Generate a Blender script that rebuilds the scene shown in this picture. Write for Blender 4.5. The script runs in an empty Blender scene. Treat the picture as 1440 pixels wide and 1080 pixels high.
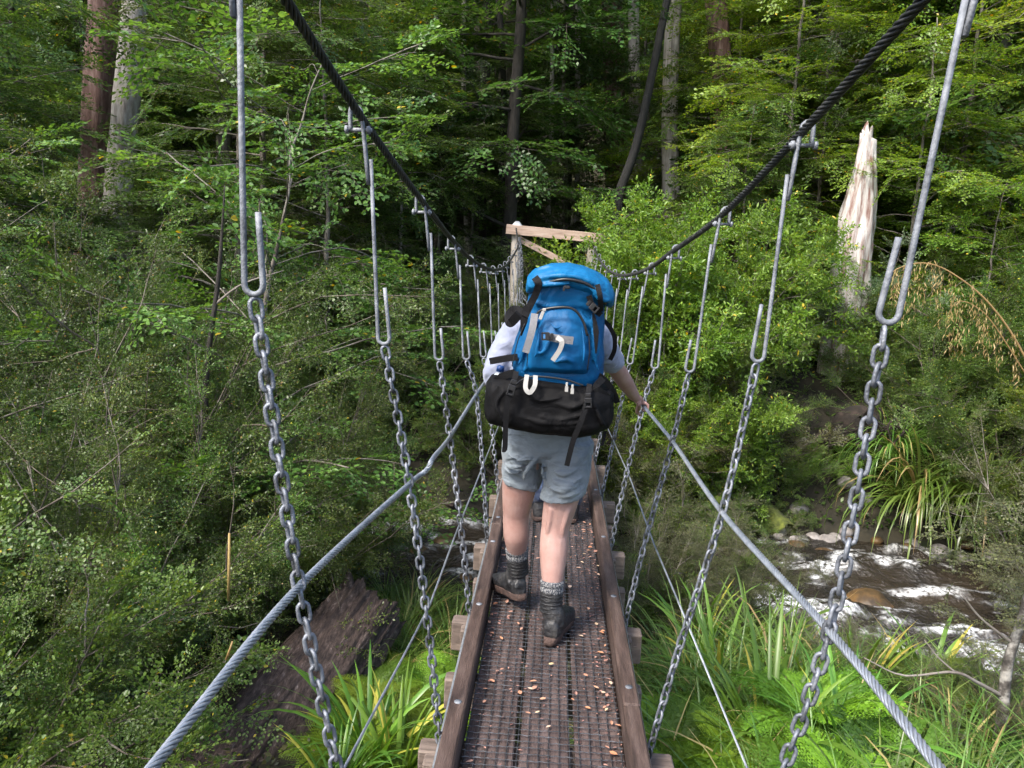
import bpy, math, random
import numpy as np
from mathutils import Vector, Matrix

scene = bpy.context.scene
COL = scene.collection
rad = math.radians

# ------------------------------------------------------------------ camera, light, exposure
CAM = np.array([-0.042, 0.0, 1.726])
RT = np.array([0.9977, 0.0544, 0.0409]); UP = np.array([-0.0503, 0.1618, 0.9855]); FW = np.array([-0.0470, 0.9853, -0.1642])
FW /= np.linalg.norm(FW); RT -= FW * (RT @ FW); RT /= np.linalg.norm(RT); UP = np.cross(RT, FW)
cd = bpy.data.cameras.new('camera'); cam = bpy.data.objects.new('camera', cd); COL.objects.link(cam)
cd.sensor_width = 36; cd.lens = 28; cd.clip_start = 0.05; cd.clip_end = 500
cam.matrix_world = Matrix(((RT[0], UP[0], -FW[0], CAM[0]), (RT[1], UP[1], -FW[1], CAM[1]), (RT[2], UP[2], -FW[2], CAM[2]), (0, 0, 0, 1)))
scene.camera = cam

SUN_EL, SUN_AZ = 50.0, 222.0          # degrees; azimuth clockwise from +Y (behind the photographer, to the left)
world = bpy.data.worlds.new('World'); scene.world = world; world.use_nodes = True
wn = world.node_tree
sky = wn.nodes.new('ShaderNodeTexSky'); sky.sky_type = 'NISHITA'; sky.sun_disc = False
sky.sun_elevation = rad(SUN_EL); sky.sun_rotation = rad(SUN_AZ); sky.air_density = 1.0; sky.dust_density = 3.0
bg = wn.nodes['Background']; bg.inputs[1].default_value = 0.15
wn.links.new(sky.outputs[0], bg.inputs[0])
sl = bpy.data.lights.new('sun', 'SUN'); sl.energy = 2.6; sl.angle = rad(16.0); sl.color = (1.0, 0.94, 0.85)
so = bpy.data.objects.new('sun', sl); COL.objects.link(so)
az, el = rad(SUN_AZ), rad(SUN_EL)
tosun = Vector((math.sin(az) * math.cos(el), math.cos(az) * math.cos(el), math.sin(el)))
so.rotation_euler = tosun.to_track_quat('Z', 'Y').to_euler()
scene.view_settings.view_transform = 'Standard'; scene.view_settings.look = 'None'
scene.view_settings.exposure = 1.36; scene.view_settings.gamma = 1.0
scene.render.engine = 'CYCLES'
cy = scene.cycles
cy.max_bounces = 4; cy.diffuse_bounces = 3; cy.glossy_bounces = 2; cy.transmission_bounces = 2; cy.transparent_max_bounces = 4
cy.caustics_reflective = False; cy.caustics_refractive = False; cy.use_denoising = True; cy.use_adaptive_sampling = True; cy.adaptive_threshold = 0.03

def at(x, y, Y):
    """the point of the world at depth Y that the photograph shows at pixel x, y (used to take measurements over)"""
    d = FW + RT * (x - 720) / 1120 - UP * (y - 540) / 1120
    return CAM + d * ((Y - CAM[1]) / d[1])

# ------------------------------------------------------------------ mesh helpers
class MB:
    """collects quads and triangles, becomes ONE mesh object"""
    def __init__(s): s.V = []; s.Q = []; s.T = []; s.n = 0; s.R = []; s.qm = []; s.tm = []; s.qs = []; s.ts = []
    def add(s, V, Q=None, T=None, rnd=None, m=0, sm=True):
        V = np.asarray(V, float).reshape(-1, 3)
        if Q is not None and len(Q): s.Q.append(np.asarray(Q, np.int64) + s.n); s.qm.append(np.full(len(Q), m)); s.qs.append(np.full(len(Q), sm))
        if T is not None and len(T): s.T.append(np.asarray(T, np.int64) + s.n); s.tm.append(np.full(len(T), m)); s.ts.append(np.full(len(T), sm))
        s.V.append(V); s.R.append(np.full(len(V), 0.5) if rnd is None else np.broadcast_to(rnd, (len(V),))); s.n += len(V)
        return s
    def mesh(s, name, mats, smooth=True):
        me = bpy.data.meshes.new(name)
        V = np.concatenate(s.V); Q = np.concatenate(s.Q) if s.Q else np.zeros((0, 4), np.int64); T = np.concatenate(s.T) if s.T else np.zeros((0, 3), np.int64)
        me.vertices.add(len(V)); me.vertices.foreach_set('co', V.astype(np.float32).ravel())
        nl = Q.size + T.size; me.loops.add(nl); me.loops.foreach_set('vertex_index', np.concatenate([Q.ravel(), T.ravel()]).astype(np.int32))
        npol = len(Q) + len(T); me.polygons.add(npol)
        st = np.concatenate([np.arange(len(Q)) * 4, Q.size + np.arange(len(T)) * 3]); me.polygons.foreach_set('loop_start', st.astype(np.int32))
        mi = np.concatenate(s.qm + s.tm) if (s.qm or s.tm) else np.zeros(0)
        me.polygons.foreach_set('material_index', mi.astype(np.int32))
        me.polygons.foreach_set('use_smooth', np.concatenate(s.qs + s.ts).astype(bool) & smooth)
        a = me.attributes.new('rnd', 'FLOAT', 'POINT'); a.data.foreach_set('value', np.concatenate(s.R).astype(np.float32))
        for m in (mats if isinstance(mats, (list, tuple)) else [mats]): me.materials.append(m)
        me.update(calc_edges=True)
        return me
    def build(s, name, mats, parent=None, smooth=True, **kw):
        o = bpy.data.objects.new(name, s.mesh(name, mats, smooth)); COL.objects.link(o)
        if parent is not None: o.parent = parent
        if kw: tag(o, **kw)
        return o

def tag(o, label=None, cat=None, group=None, kind=None):
    if label: o['label'] = label
    if cat: o['category'] = cat
    if group: o['group'] = group
    if kind: o['kind'] = kind
    return o

def thing(name, label, cat, loc=(0, 0, 0), group=None):
    o = bpy.data.objects.new(name, None); COL.objects.link(o); o.location = loc; o.empty_display_size = 0.1
    return tag(o, label, cat, group)

def copy_tree(o, parent=None):
    c = o.copy(); COL.objects.link(c)
    if parent is not None: c.parent = parent
    for ch in list(o.children): copy_tree(ch, c)
    return c

def unit(v):
    v = np.asarray(v, float); return v / (np.linalg.norm(v, axis=-1, keepdims=True) + 1e-12)

def frames(P):
    P = np.asarray(P, float); n = len(P)
    t = np.gradient(P, axis=0) if n > 2 else np.repeat((P[-1] - P[0])[None], n, 0)
    t = unit(t); up = np.array([0, 0, 1.0]) if abs(t[0][2]) < 0.9 else np.array([1.0, 0, 0])
    u = unit(np.cross(t[0], up)); U = np.zeros_like(P); W = np.zeros_like(P)
    for i in range(n):
        u = u - t[i] * (u @ t[i]); u = u / (np.linalg.norm(u) + 1e-12); U[i] = u; W[i] = np.cross(t[i], u)
    return t, U, W

def grid_faces(n, k, closed=True):
    i = np.arange(n - 1)[:, None] * k; kk = k if closed else k - 1; j = np.arange(kk)[None]; j2 = (j + 1) % k
    return np.stack([i + j, i + j2, i + k + j2, i + k + j], -1).reshape(-1, 4)

def tube(mb, P, r, k=8, cap=True, m=0, rnd=None, flat=None, loop=False):
    P = np.asarray(P, float); n = len(P); r = np.broadcast_to(np.asarray(r, float), (n,))
    t, U, W = frames(P); a = np.arange(k) / k * 2 * np.pi
    if loop:
        t = unit(np.roll(P, -1, 0) - np.roll(P, 1, 0))
        nn = unit(np.cross(P[1] - P[0], P[n // 3] - P[0])); U = np.repeat(nn[None], n, 0); W = np.cross(t, U)
    V = P[:, None] + r[:, None, None] * (np.cos(a)[None, :, None] * U[:, None] + np.sin(a)[None, :, None] * W[:, None] * (1 if flat is None else flat))
    V = V.reshape(-1, 3); Q = grid_faces(n, k)
    if loop:
        j = np.arange(k); j2 = (j + 1) % k; b = (n - 1) * k
        Q = np.concatenate([Q, np.stack([b + j, b + j2, j2, j], -1)]); return mb.add(V, Q, None, rnd, m)
    if cap:
        V = np.concatenate([V, P[:1], P[-1:]]); j = np.arange(k); j2 = (j + 1) % k; c0 = n * k; b = (n - 1) * k
        T = np.concatenate([np.stack([j2, j, np.full(k, c0)], -1), np.stack([b + j, b + j2, np.full(k, c0 + 1)], -1)])
        return mb.add(V, Q, T, rnd, m)
    return mb.add(V, Q, None, rnd, m)

def loft(mb, rings, cap=True, m=0):
    R = np.asarray(rings, float); n, k = R.shape[:2]; V = R.reshape(-1, 3); Q = grid_faces(n, k)
    if not cap: return mb.add(V, Q, None, None, m)
    V = np.concatenate([V, R[0].mean(0)[None], R[-1].mean(0)[None]]); j = np.arange(k); j2 = (j + 1) % k; b = (n - 1) * k
    T = np.concatenate([np.stack([j2, j, np.full(k, n * k)], -1), np.stack([b + j, b + j2, np.full(k, n * k + 1)], -1)])
    return mb.add(V, Q, T, None, m)

def sring(c, a, b, n=2.0, plane='xy', k=28):
    t = np.arange(k) / k * 2 * np.pi; ca, sa = np.cos(t), np.sin(t)
    p = a * np.sign(ca) * abs(ca) ** (2 / n); q = b * np.sign(sa) * abs(sa) ** (2 / n); z = np.zeros(k)
    o = {'xy': (p, q, z), 'yz': (z, p, q), 'xz': (p, z, q)}[plane]
    return np.stack(o, -1) + np.asarray(c, float)

def box(mb, c, s, rz=0.0, m=0, R=None, bev=0.004, rnd=None):
    """a box with chamfered long edges"""
    x, y, z = np.asarray(s, float) / 2; b = min(bev, x * .4, y * .4, z * .4); V = []
    for zz, e in ((-z, b), (-z + b, 0), (z - b, 0), (z, b)):
        X, Y = x - e, y - e
        V += [(-X + b, -Y, zz), (X - b, -Y, zz), (X, -Y + b, zz), (X, Y - b, zz), (X - b, Y, zz), (-X + b, Y, zz), (-X, Y - b, zz), (-X, -Y + b, zz)]
    V = np.array(V); ca, sa = math.cos(rz), math.sin(rz)
    if R is None: R = np.array([[ca, -sa, 0], [sa, ca, 0], [0, 0, 1]])
    V = V @ np.asarray(R).T + np.asarray(c, float)
    Q = grid_faces(4, 8); T = [(0, i + 1, i) for i in range(1, 7)] + [(24, 24 + i, 25 + i) for i in range(1, 7)]
    return mb.add(V, Q, T, rnd, m, False)

def beam(mb, a, b, w, h, m=0, bev=0.004, upv=(0, 0, 1)):
    a = np.asarray(a, float); b = np.asarray(b, float); d = unit(b - a); up = np.asarray(upv, float); s = unit(np.cross(d, up)); u = np.cross(s, d)
    return box(mb, (a + b) / 2, (np.linalg.norm(b - a), w, h), R=np.stack([d, s, u], 1), m=m, bev=bev)

def ribbon(mb, P, w, face=(0, -1, 0), th=0.002, m=0):
    """a strap: flat strip following P, its flat side towards FACE"""
    P = np.asarray(P, float); n = len(P); t = unit(np.gradient(P, axis=0)); f = np.broadcast_to(np.asarray(face, float), P.shape)
    s = unit(np.cross(t, f)); f = unit(np.cross(s, t)); w = np.broadcast_to(np.asarray(w, float), (n,))[:, None] / 2
    ring = np.stack([P - s * w + f * th, P + s * w + f * th, P + s * w - f * th, P - s * w - f * th], 1)
    return loft(mb, ring, True, m)

def spline(P, n=40):
    P = np.asarray(P, float); m = len(P); E = np.concatenate([[2 * P[0] - P[1]], P, [2 * P[-1] - P[-2]]]); out = []
    for t in np.linspace(0, m - 1 - 1e-9, n):
        i = int(t); f = t - i; p0, p1, p2, p3 = E[i:i + 4]
        out.append(0.5 * (2 * p1 + (p2 - p0) * f + (2 * p0 - 5 * p1 + 4 * p2 - p3) * f * f + (3 * p1 - p0 - 3 * p2 + p3) * f ** 3))
    return np.array(out)

def vnoise(P, scale, seed=0):
    P = np.asarray(P, float) * scale + seed * 17.31 + 500; I = np.floor(P).astype(np.int64); f = P - I; f = f * f * (3 - 2 * f); out = 0
    def h(i):
        x = (i[..., 0] * 73856093) ^ (i[..., 1] * 19349663) ^ (i[..., 2] * 83492791); x = (x ^ (x >> 13)) * 1274126177 & 0x7fffffff
        return ((x ^ (x >> 16)) & 0xffff) / 65535.0
    for dx in (0, 1):
        for dy in (0, 1):
            for dz in (0, 1):
                w = (f[..., 0] if dx else 1 - f[..., 0]) * (f[..., 1] if dy else 1 - f[..., 1]) * (f[..., 2] if dz else 1 - f[..., 2])
                out = out + w * h(I + np.array([dx, dy, dz]))
    return out - 0.5

def fbm(P, scale, seed=0, octv=4):
    return sum(vnoise(P, scale * 2 ** o, seed + o) / 2 ** o for o in range(octv))

# ------------------------------------------------------------------ materials
def newmat(name):
    m = bpy.data.materials.new(name); m.use_nodes = True; nt = m.node_tree
    return m, nt, nt.nodes['Principled BSDF']

def nmat(name, cols, scale=8.0, rough=0.6, bump=0.0, bscale=None, metal=0.0, spec=0.5, stretch=(1, 1, 1), detail=6.0, pos=None, rough2=None, wet=None, sheen=0.0):
    m, nt, b = newmat(name); N, L = nt.nodes, nt.links
    tc = N.new('ShaderNodeTexCoord'); mp = N.new('ShaderNodeMapping'); mp.inputs['Scale'].default_value = stretch; L.new(tc.outputs['Object'], mp.inputs[0])
    nz = N.new('ShaderNodeTexNoise'); nz.inputs['Scale'].default_value = scale; nz.inputs['Detail'].default_value = detail; nz.inputs['Roughness'].default_value = 0.65; L.new(mp.outputs[0], nz.inputs[0])
    rp = N.new('ShaderNodeValToRGB'); L.new(nz.outputs[0], rp.inputs[0]); el_ = rp.color_ramp.elements
    pos = pos or np.linspace(0.32, 0.68, len(cols))
    while len(el_) < len(cols): el_.new(0.5)
    for e, c, p in zip(el_, cols, pos): e.position = float(p); e.color = (*c, 1)
    L.new(rp.outputs[0], b.inputs['Base Color'])
    b.inputs['Roughness'].default_value = rough; b.inputs['Metallic'].default_value = metal; b.inputs['Specular IOR Level'].default_value = spec
    if rough2 is not None:
        mr = N.new('ShaderNodeMapRange'); mr.inputs[3].default_value = rough; mr.inputs[4].default_value = rough2; L.new(nz.outputs[0], mr.inputs[0]); L.new(mr.outputs[0], b.inputs['Roughness'])
    if sheen: b.inputs['Sheen Weight'].default_value = sheen
    if bump:
        n2 = N.new('ShaderNodeTexNoise'); n2.inputs['Scale'].default_value = bscale or scale * 3; n2.inputs['Detail'].default_value = 5; L.new(mp.outputs[0], n2.inputs[0])
        bp = N.new('ShaderNodeBump'); bp.inputs['Strength'].default_value = bump; bp.inputs['Distance'].default_value = 0.01; L.new(n2.outputs[0], bp.inputs['Height']); L.new(bp.outputs[0], b.inputs['Normal'])
    return m

def leafmat(name, dark, mid, light, trans=0.35, rough=0.42, spec=0.5, yellow=None, hue=0.02):
    """leaf colour differs from leaf to leaf (attribute rnd) and a little from plant to plant"""
    m, nt, b = newmat(name); N, L = nt.nodes, nt.links
    a = N.new('ShaderNodeAttribute'); a.attribute_name = 'rnd'
    rp = N.new('ShaderNodeValToRGB'); L.new(a.outputs['Fac'], rp.inputs[0]); e = rp.color_ramp.elements
    e[0].position = 0; e[0].color = (*dark, 1); e[1].position = 0.5; e[1].color = (*mid, 1); x = e.new(0.9); x.color = (*light, 1)
    if yellow: y = e.new(0.985); y.color = (*light, 1); y = e.new(0.99); y.color = (*yellow, 1)
    oi = N.new('ShaderNodeObjectInfo'); mr = N.new('ShaderNodeMapRange'); mr.inputs[3].default_value = 0.5 - hue; mr.inputs[4].default_value = 0.5 + hue; L.new(oi.outputs['Random'], mr.inputs[0])
    mv = N.new('ShaderNodeMapRange'); mv.inputs[3].default_value = 0.75; mv.inputs[4].default_value = 1.25; L.new(oi.outputs['Random'], mv.inputs[0])
    hs = N.new('ShaderNodeHueSaturation'); L.new(mr.outputs[0], hs.inputs['Hue']); L.new(mv.outputs[0], hs.inputs['Value']); L.new(rp.outputs[0], hs.inputs['Color'])
    L.new(hs.outputs[0], b.inputs['Base Color']); b.inputs['Roughness'].default_value = rough; b.inputs['Specular IOR Level'].default_value = spec
    tr = N.new('ShaderNodeBsdfTranslucent'); hs2 = N.new('ShaderNodeHueSaturation'); hs2.inputs['Hue'].default_value = 0.48; hs2.inputs['Saturation'].default_value = 1.1; hs2.inputs['Value'].default_value = 1.5
    L.new(hs.outputs[0], hs2.inputs['Color']); L.new(hs2.outputs[0], tr.inputs[0])
    mx = N.new('ShaderNodeMixShader'); mx.inputs[0].default_value = trans; L.new(b.outputs[0], mx.inputs[1]); L.new(tr.outputs[0], mx.inputs[2])
    L.new(mx.outputs[0], N['Material Output'].inputs['Surface'])
    return m

M = {}
M['galv'] = nmat('galvanised_steel', [(.085, .09, .10), (.185, .20, .225), (.29, .305, .33)], 16, .6, .3, 120, metal=.35, rough2=.8)
M['chain'] = nmat('chain_steel', [(.05, .052, .055), (.17, .185, .215), (.31, .325, .36)], 14, .42, .3, 150, metal=.5, rough2=.65)
M['cable_dark'] = nmat('dark_cable', [(.014, .014, .014), (.035, .035, .034), (.06, .06, .058)], 20, .55, .1, 90, metal=.3)
M['cable_light'] = nmat('light_cable', [(.24, .265, .30), (.36, .39, .43), (.46, .49, .53)], 25, .45, .1, 120, metal=.6)
M['deck_wood'] = nmat('deck_wood', [(.042, .029, .026), (.098, .068, .061), (.16, .117, .108)], 7, .62, .5, 40, stretch=(4, .5, 4), spec=.5)
M['rail_wood'] = nmat('rail_wood', [(.038, .024, .019), (.082, .053, .043), (.135, .094, .078)], 6, .65, .5, 45, stretch=(5, .6, 5), spec=.4)
M['block_wood'] = nmat('block_wood', [(.10, .075, .06), (.19, .145, .12), (.28, .22, .18)], 7, .75, .4, 45, stretch=(.6, 5, 5))
M['wire'] = nmat('deck_wire', [(.03, .032, .036), (.07, .076, .084), (.15, .16, .175)], 40, .45, metal=.6)
M['post_wood'] = nmat('post_wood', [(.20, .17, .14), (.38, .34, .29), (.5, .46, .41)], 9, .85, .6, 40, stretch=(6, 6, .5))
M['beam_wood'] = nmat('beam_wood', [(.24, .165, .12), (.36, .265, .21), (.43, .335, .275)], 6, .8, .3, 40, stretch=(.6, 6, 6))
M['cap_metal'] = nmat('cap_metal', [(.45, .47, .5), (.62, .64, .67)], 10, .35, metal=.6)
# ------------------------------------------------------------------ bridge
HY = lambda k: 1.606 + (k - 1)                     # one pair of hangers every metre
TZ = {-2: 3.25, -1: 2.93, 0: 2.64, 1: 2.375, 2: 2.142, 3: 1.936, 4: 1.78, 5: 1.667, 6: 1.60, 7: 1.564, 8: 1.562, 9: 1.585, 10: 1.64, 11: 1.72, 12: 1.835}
TXL = {-2: .76, -1: .74, 0: .72, 1: .70, 2: .68, 3: .639, 4: .625, 5: .617, 6: .613, 7: .611, 8: .614, 9: .625, 10: .63, 11: .635, 12: .64}
TXR = {-2: .82, -1: .79, 0: .76, 1: .725, 2: .697, 3: .672, 4: .615, 5: .605, 6: .588, 7: .579, 8: .576, 9: .57, 10: .565, 11: .56, 12: .55}
HZ = {1: 1.617, 2: 1.405, 3: 1.22, 4: 1.09, 5: .975, 6: .922, 7: .885, 8: .885, 9: .9, 10: .95, 11: 1.03, 12: 1.12}
HXL = {1: .653, 2: .596, 3: .552, 4: .533, 5: .519, 6: .515}
HXR = {1: .614, 2: .627, 3: .585, 4: .56, 5: .514, 6: .51}
TOWER_Y = 13.2

def cable_path(side):
    T = TXL if side < 0 else TXR
    P = [(side * T[k], HY(k), TZ[k] - .018) for k in sorted(TZ)]
    P.append((-.705 if side < 0 else .53, TOWER_Y - .08, 2.10 if side < 0 else 1.99))
    return np.array(P)

def strands(mb, P, R, n, lay, k=5, step=12):
    """a wire rope: n helical strands round the path"""
    P = np.asarray(P); d = np.concatenate([[0], np.cumsum(np.linalg.norm(np.diff(P, axis=0), axis=1))])
    s = np.arange(0, d[-1], lay / step); C = np.stack([np.interp(s, d, P[:, i]) for i in range(3)], -1); t, U, W = frames(C)
    for j in range(n):
        a = 2 * np.pi * (j / n + s / lay); r = R * (1 - math.sin(math.pi / n) / (1 + math.sin(math.pi / n)))
        tube(mb, C + r * (np.cos(a)[:, None] * U + np.sin(a)[:, None] * W), (R - r) * .93, k, True)
    tube(mb, C[::6], R * .52, 6, True)
    return mb

for side, nm in ((-1, 'left'), (1, 'right')):
    P = spline(cable_path(side), 220); mb = MB(); strands(mb, P, .0150, 6, .19)
    mb.build('main_cable', M['cable_dark'], label='thick dark twisted wire rope carrying the %s row of hanger rods' % nm, cat='cable')

def link_pts(L=.056, Wd=.034, r=.0048, n=7):
    w = Wd / 2 - r; h = L / 2 - r - w; a = np.linspace(0, np.pi, n)
    top = np.stack([w * np.cos(a), np.zeros(n), h + w * np.sin(a)], -1); bot = np.stack([-w * np.cos(a), np.zeros(n), -h - w * np.sin(a)], -1)
    return np.concatenate([top, bot]), r

def chain(mb, P, pitch=.0365, k=7, roll=0.6, seed=0):
    rng = np.random.default_rng(seed); P = np.asarray(P); d = np.concatenate([[0], np.cumsum(np.linalg.norm(np.diff(P, axis=0), axis=1))])
    n = max(2, int(round(d[-1] / pitch))); pitch = d[-1] / n; s = (np.arange(n) + .5) * pitch
    C = np.stack([np.interp(s, d, P[:, i]) for i in range(3)], -1); t = unit(np.stack([np.interp(s + .01, d, P[:, i]) - np.interp(s - .01, d, P[:, i]) for i in range(3)], -1))
    base, r = link_pts()
    for i in range(n):
        ang = roll + (i % 2) * np.pi / 2 + rng.normal(0, .13); x = np.array([math.cos(ang), math.sin(ang), 0]); z = unit(-t[i] + rng.normal(0, .02, 3))
        x = unit(x - z * (x @ z)); y = np.cross(z, x)
        tube(mb, base[:, :1] * x + base[:, 1:2] * y + base[:, 2:] * z + C[i], r, k, loop=True)
    return mb

HRL = {-2: (-.62, .98), -1: (-.64, .98), 0: (-.63, 1.0), 1: (-.562, .99), 2: (-.503, .928), 3: (-.494, .86), 4: (-.470, .885), 5: (-.455, .87), 6: (-.43, .86), 7: (-.43, .85), 8: (-.43, .85), 9: (-.43, .86), 10: (-.44, .88), 11: (-.45, .9), 12: (-.46, .93)}
HRR = {-2: (.52, 1.16), -1: (.52, 1.14), 0: (.52, 1.11), 1: (.572, .965), 2: (.558, .89), 3: (.535, .895), 4: (.512, .88), 5: (.48, .87), 6: (.44, .87), 7: (.44, .85), 8: (.44, .85), 9: (.44, .86), 10: (.44, .88), 11: (.45, .9), 12: (.46, .93)}
HAND = at(905, 571, 4.12)
ORD = ['', 'nearest the camera', 'second from the camera', 'third from the camera', 'fourth from the camera', 'fifth from the camera', 'sixth from the camera', 'seventh from the camera', 'eighth from the camera', 'ninth from the camera', 'tenth from the camera', 'eleventh from the camera', 'last before the tower']
for side, nm in ((-1, 'left'), (1, 'right')):
    for k in range(1, 13):
        y = HY(k); tx = (TXL if side < 0 else TXR)[k] * side; top = np.array([tx, y, TZ[k]])
        bot = np.array([side * .372, y, -.03])
        hx = (HXL if side < 0 else HXR).get(k)
        hx = side * hx if hx else top[0] + (bot[0] - top[0]) * (top[2] - HZ[k]) / (top[2] - bot[2]) - 0 + side * .015
        hook = np.array([hx, y, HZ[k]]); d = unit(hook - top); inn = -side
        h = thing('bridge_hanger', 'grey steel rod and chain hanging from the %s main cable, %s' % (nm, ORD[k]), 'bridge hanger', tuple(top), 'hangers of the footbridge')
        O = -top
        # bent strap over the cable with a bolt and short lapped leg
        mb = MB(); arc = [top + d * .225, top + d * .02, top + np.array([side * .008, 0, .012]), top + np.array([side * .022, 0, .018]), top + np.array([side * .034, 0, .008]), top + np.array([side * .036, 0, -.02]), top + np.array([side * .034, 0, -.058])]
        ribbon(mb, spline(np.array(arc) + O, 24), .020, face=(side * 1.0, .0, .25), th=.005)
        mb.build('cable_hook', M['galv'], h)
        mb = MB(); b0 = top + d * .055; tube(mb, np.array([b0 - (side * .028, 0, 0), b0 + (side * .060, 0, 0)]) + O, .007, 6); tube(mb, np.array([b0 - (side * .022, 0, 0), b0 - (side * .012, 0, 0)]) + O, .014, 6); tube(mb, np.array([b0 + (side * .048, 0, 0), b0 + (side * .058, 0, 0)]) + O, .014, 6)
        mb.build('hook_bolt', M['galv'], h)
        # rod with an upturned hook at its foot
        mb = MB(); s = np.array([inn * .017, 0, 0]) ; st = top + d * .145 + s * .9
        a = np.linspace(0, np.pi, 9); r = .0195; cc = hook + np.array([0, 0, r]) - d * .0
        c0 = hook - d * .02
        side_v = unit(np.array([inn, 0, 0]) - d * (d @ np.array([inn, 0, 0])))
        bend = [c0 - d * 0 - side_v * (r * math.cos(t)) + d * (r * math.sin(t)) for t in a]
        tipl = .125 + .02 * ((k * 7) % 3)
        path = [st] + [st + (bend[0] - st) * f for f in (.35, .7, .93)] + bend + [bend[-1] - d * tipl * f for f in (.3, .7, 1.0)]
        tube(mb, np.array(path) + O, .0064, 10)
        mb.build('rod', M['galv'], h)
        hr = (HRL if side < 0 else HRR)[k]; mid = np.array([hr[0], y, hr[1]])
        mb = MB(); start = hook + d * .012
        P = spline([start, mid, mid * .45 + bot * .55 + np.array([-side * .006, 0, 0]), bot], 40) if start[2] - mid[2] > .1 else np.array([start, bot])
        chain(mb, P + O, k=7 if k < 5 else 5, roll=.6 + side * .2 + .3 * math.sin(k * 2.1), seed=k * 2 + side)
        mb.build('chain', M['chain'], h)

# hand ropes, thin side wires, edge wires
def cr(side):
    H = HRL if side < 0 else HRR
    P = [(v[0], HY(k), v[1]) for k, v in sorted(H.items())]
    P = [q for q in P if q[1] > 1.2]; P = [(-.61, -1.5, .97), (-.60, -.4, .97), (-.59, .4, .975), (-.58, 1.0, .98)] + P if side < 0 else [(.60, -1.5, .97), (.60, -.4, .97), (.597, .5, .967), (.587, 1.15, .967)] + P
    if side < 0: P.insert(6, (-.456, 2.856, .962)); P.insert(6, (-.47, 2.76, .935))
    else: P.insert(7, tuple(HAND)); P[8] = (.505, HY(4), .885)
    P.append((-.55 * 1 if side < 0 else .5, TOWER_Y, .98)); return np.array(P)
for side, nm in ((-1, 'left'), (1, 'right')):
    mb = MB(); strands(mb, spline(cr(side), 260),   .0100, 6, .095, 6, 10)
    mb.build('hand_rope', M['cable_light'], label='silvery twisted hand rope threaded through the %s chains' % nm, cat='cable')
lo = {-1: [(-.60, -1.5, .36), (-.57, .6, .36), (-.539, 1.906, .346), (-.50, 2.6, .32), (-.48, 3.006, .305), (-.455, 3.6, .38), (-.42, 4.6, .44), (-.41, 6, .42), (-.41, 9, .42), (-.46, 13.2, .5)],
      1: [(.74, -1.5, -.1), (.73, .6, -.08), (.724, 2.606, -.046), (.553, 3.206, .281), (.50, 3.7, .36), (.46, 4.606, .435), (.42, 6, .42), (.41, 9, .42), (.46, 13.2, .5)]}
for side, nm in ((-1, 'left'), (1, 'right')):
    mb = MB(); strands(mb, np.array(lo[side]), .0048, 5, .07, 4, 6)
    mb.build('side_wire', M['cable_light'], label='thin silvery wire slung low through the %s chains below the hand rope' % nm, cat='cable')
    mb = MB(); tube(mb, np.array([(side * .372, y, -.022 - .006 * math.sin(y * 3.1)) for y in np.linspace(-1.5, 13, 60)]), .0075, 6)
    mb.build('edge_wire', M['cable_light'], label='straight grey wire tied along the outer %s edge of the deck' % nm, cat='cable')

# deck
rng = np.random.default_rng(5)
deck = thing('bridge_deck', 'narrow plank deck under black wire mesh with timber kerb rails', 'bridge deck')
for i, xc in enumerate((-.191, .003, .196)):
    mb = MB(); y0 = -1.5
    w = (.176, .176, .174)[i]
    for y1 in ((1.1 + .4 * i), 4.9 + .5 * i, 8.9 - .4 * i, 13.3):
        box(mb, (xc, (y0 + y1) / 2, -.028), (w, y1 - y0 - .005, .04), rng.normal(0, .0012), bev=.005); y0 = y1
    mb.build('plank', M['deck_wood'], deck)
for side in (-1, 1):
    y0 = -1.5
    for y1 in (2.72 if side > 0 else .9, 4.6 if side < 0 else 5.3, 7.7, 10.6, 13.3):
        mb = MB(); box(mb, (side * (.318 + rng.normal(0, .002)), (y0 + y1) / 2, .028), (.062, y1 - y0 - .004, .145), rng.normal(0, .0008), bev=.007)
        r_ = mb.build('kerb_rail', M['rail_wood'], deck)
        for yy in np.arange(y0 + .12, y1, .82):
            mb = MB(); tube(mb, [(side * .318, yy, .0985), (side * .318, yy, .103)], .014, 10); mb.build('coach_bolt', M['galv'], r_)
        y0 = y1
for k in range(0, 13):
    for (dy, hl, w, h) in ((0.02, .458, .085, .15), (-.062, .405, .07, .12), (.5, .412, .07, .14)):
        if k == 0 and dy < .4: continue
        mb = MB(); j = rng.normal(0, .008); box(mb, (j, HY(k) + dy, -.052 - h / 2), (2 * hl, w, h), rng.normal(0, .01), bev=.006)
        mb.build('cross_bearer', M['block_wood'], deck)
mb = MB(); pitch = .0365
xs = np.arange(-.274, .2751, pitch); ys = np.arange(-1.2, 13.2, pitch)
for x in xs:
    yy = np.arange(-1.2, 13.2, pitch / 2); P = np.stack([x + .0012 * np.sin(yy * 9 + x * 50), yy, .0015 + .0018 * np.cos(np.arange(len(yy)) * np.pi)], -1); tube(mb, P, .0019, 4, False)
for i, y in enumerate(ys):
    xx = np.linspace(-.283, .283, 32); P = np.stack([xx, y + .0015 * np.sin(xx * 21 + i), .0035 + .0016 * np.cos(np.arange(32) * np.pi + i * np.pi)], -1); tube(mb, P, .0019, 4, False)
mb.build('wire_mesh', M['wire'], deck)
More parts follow.
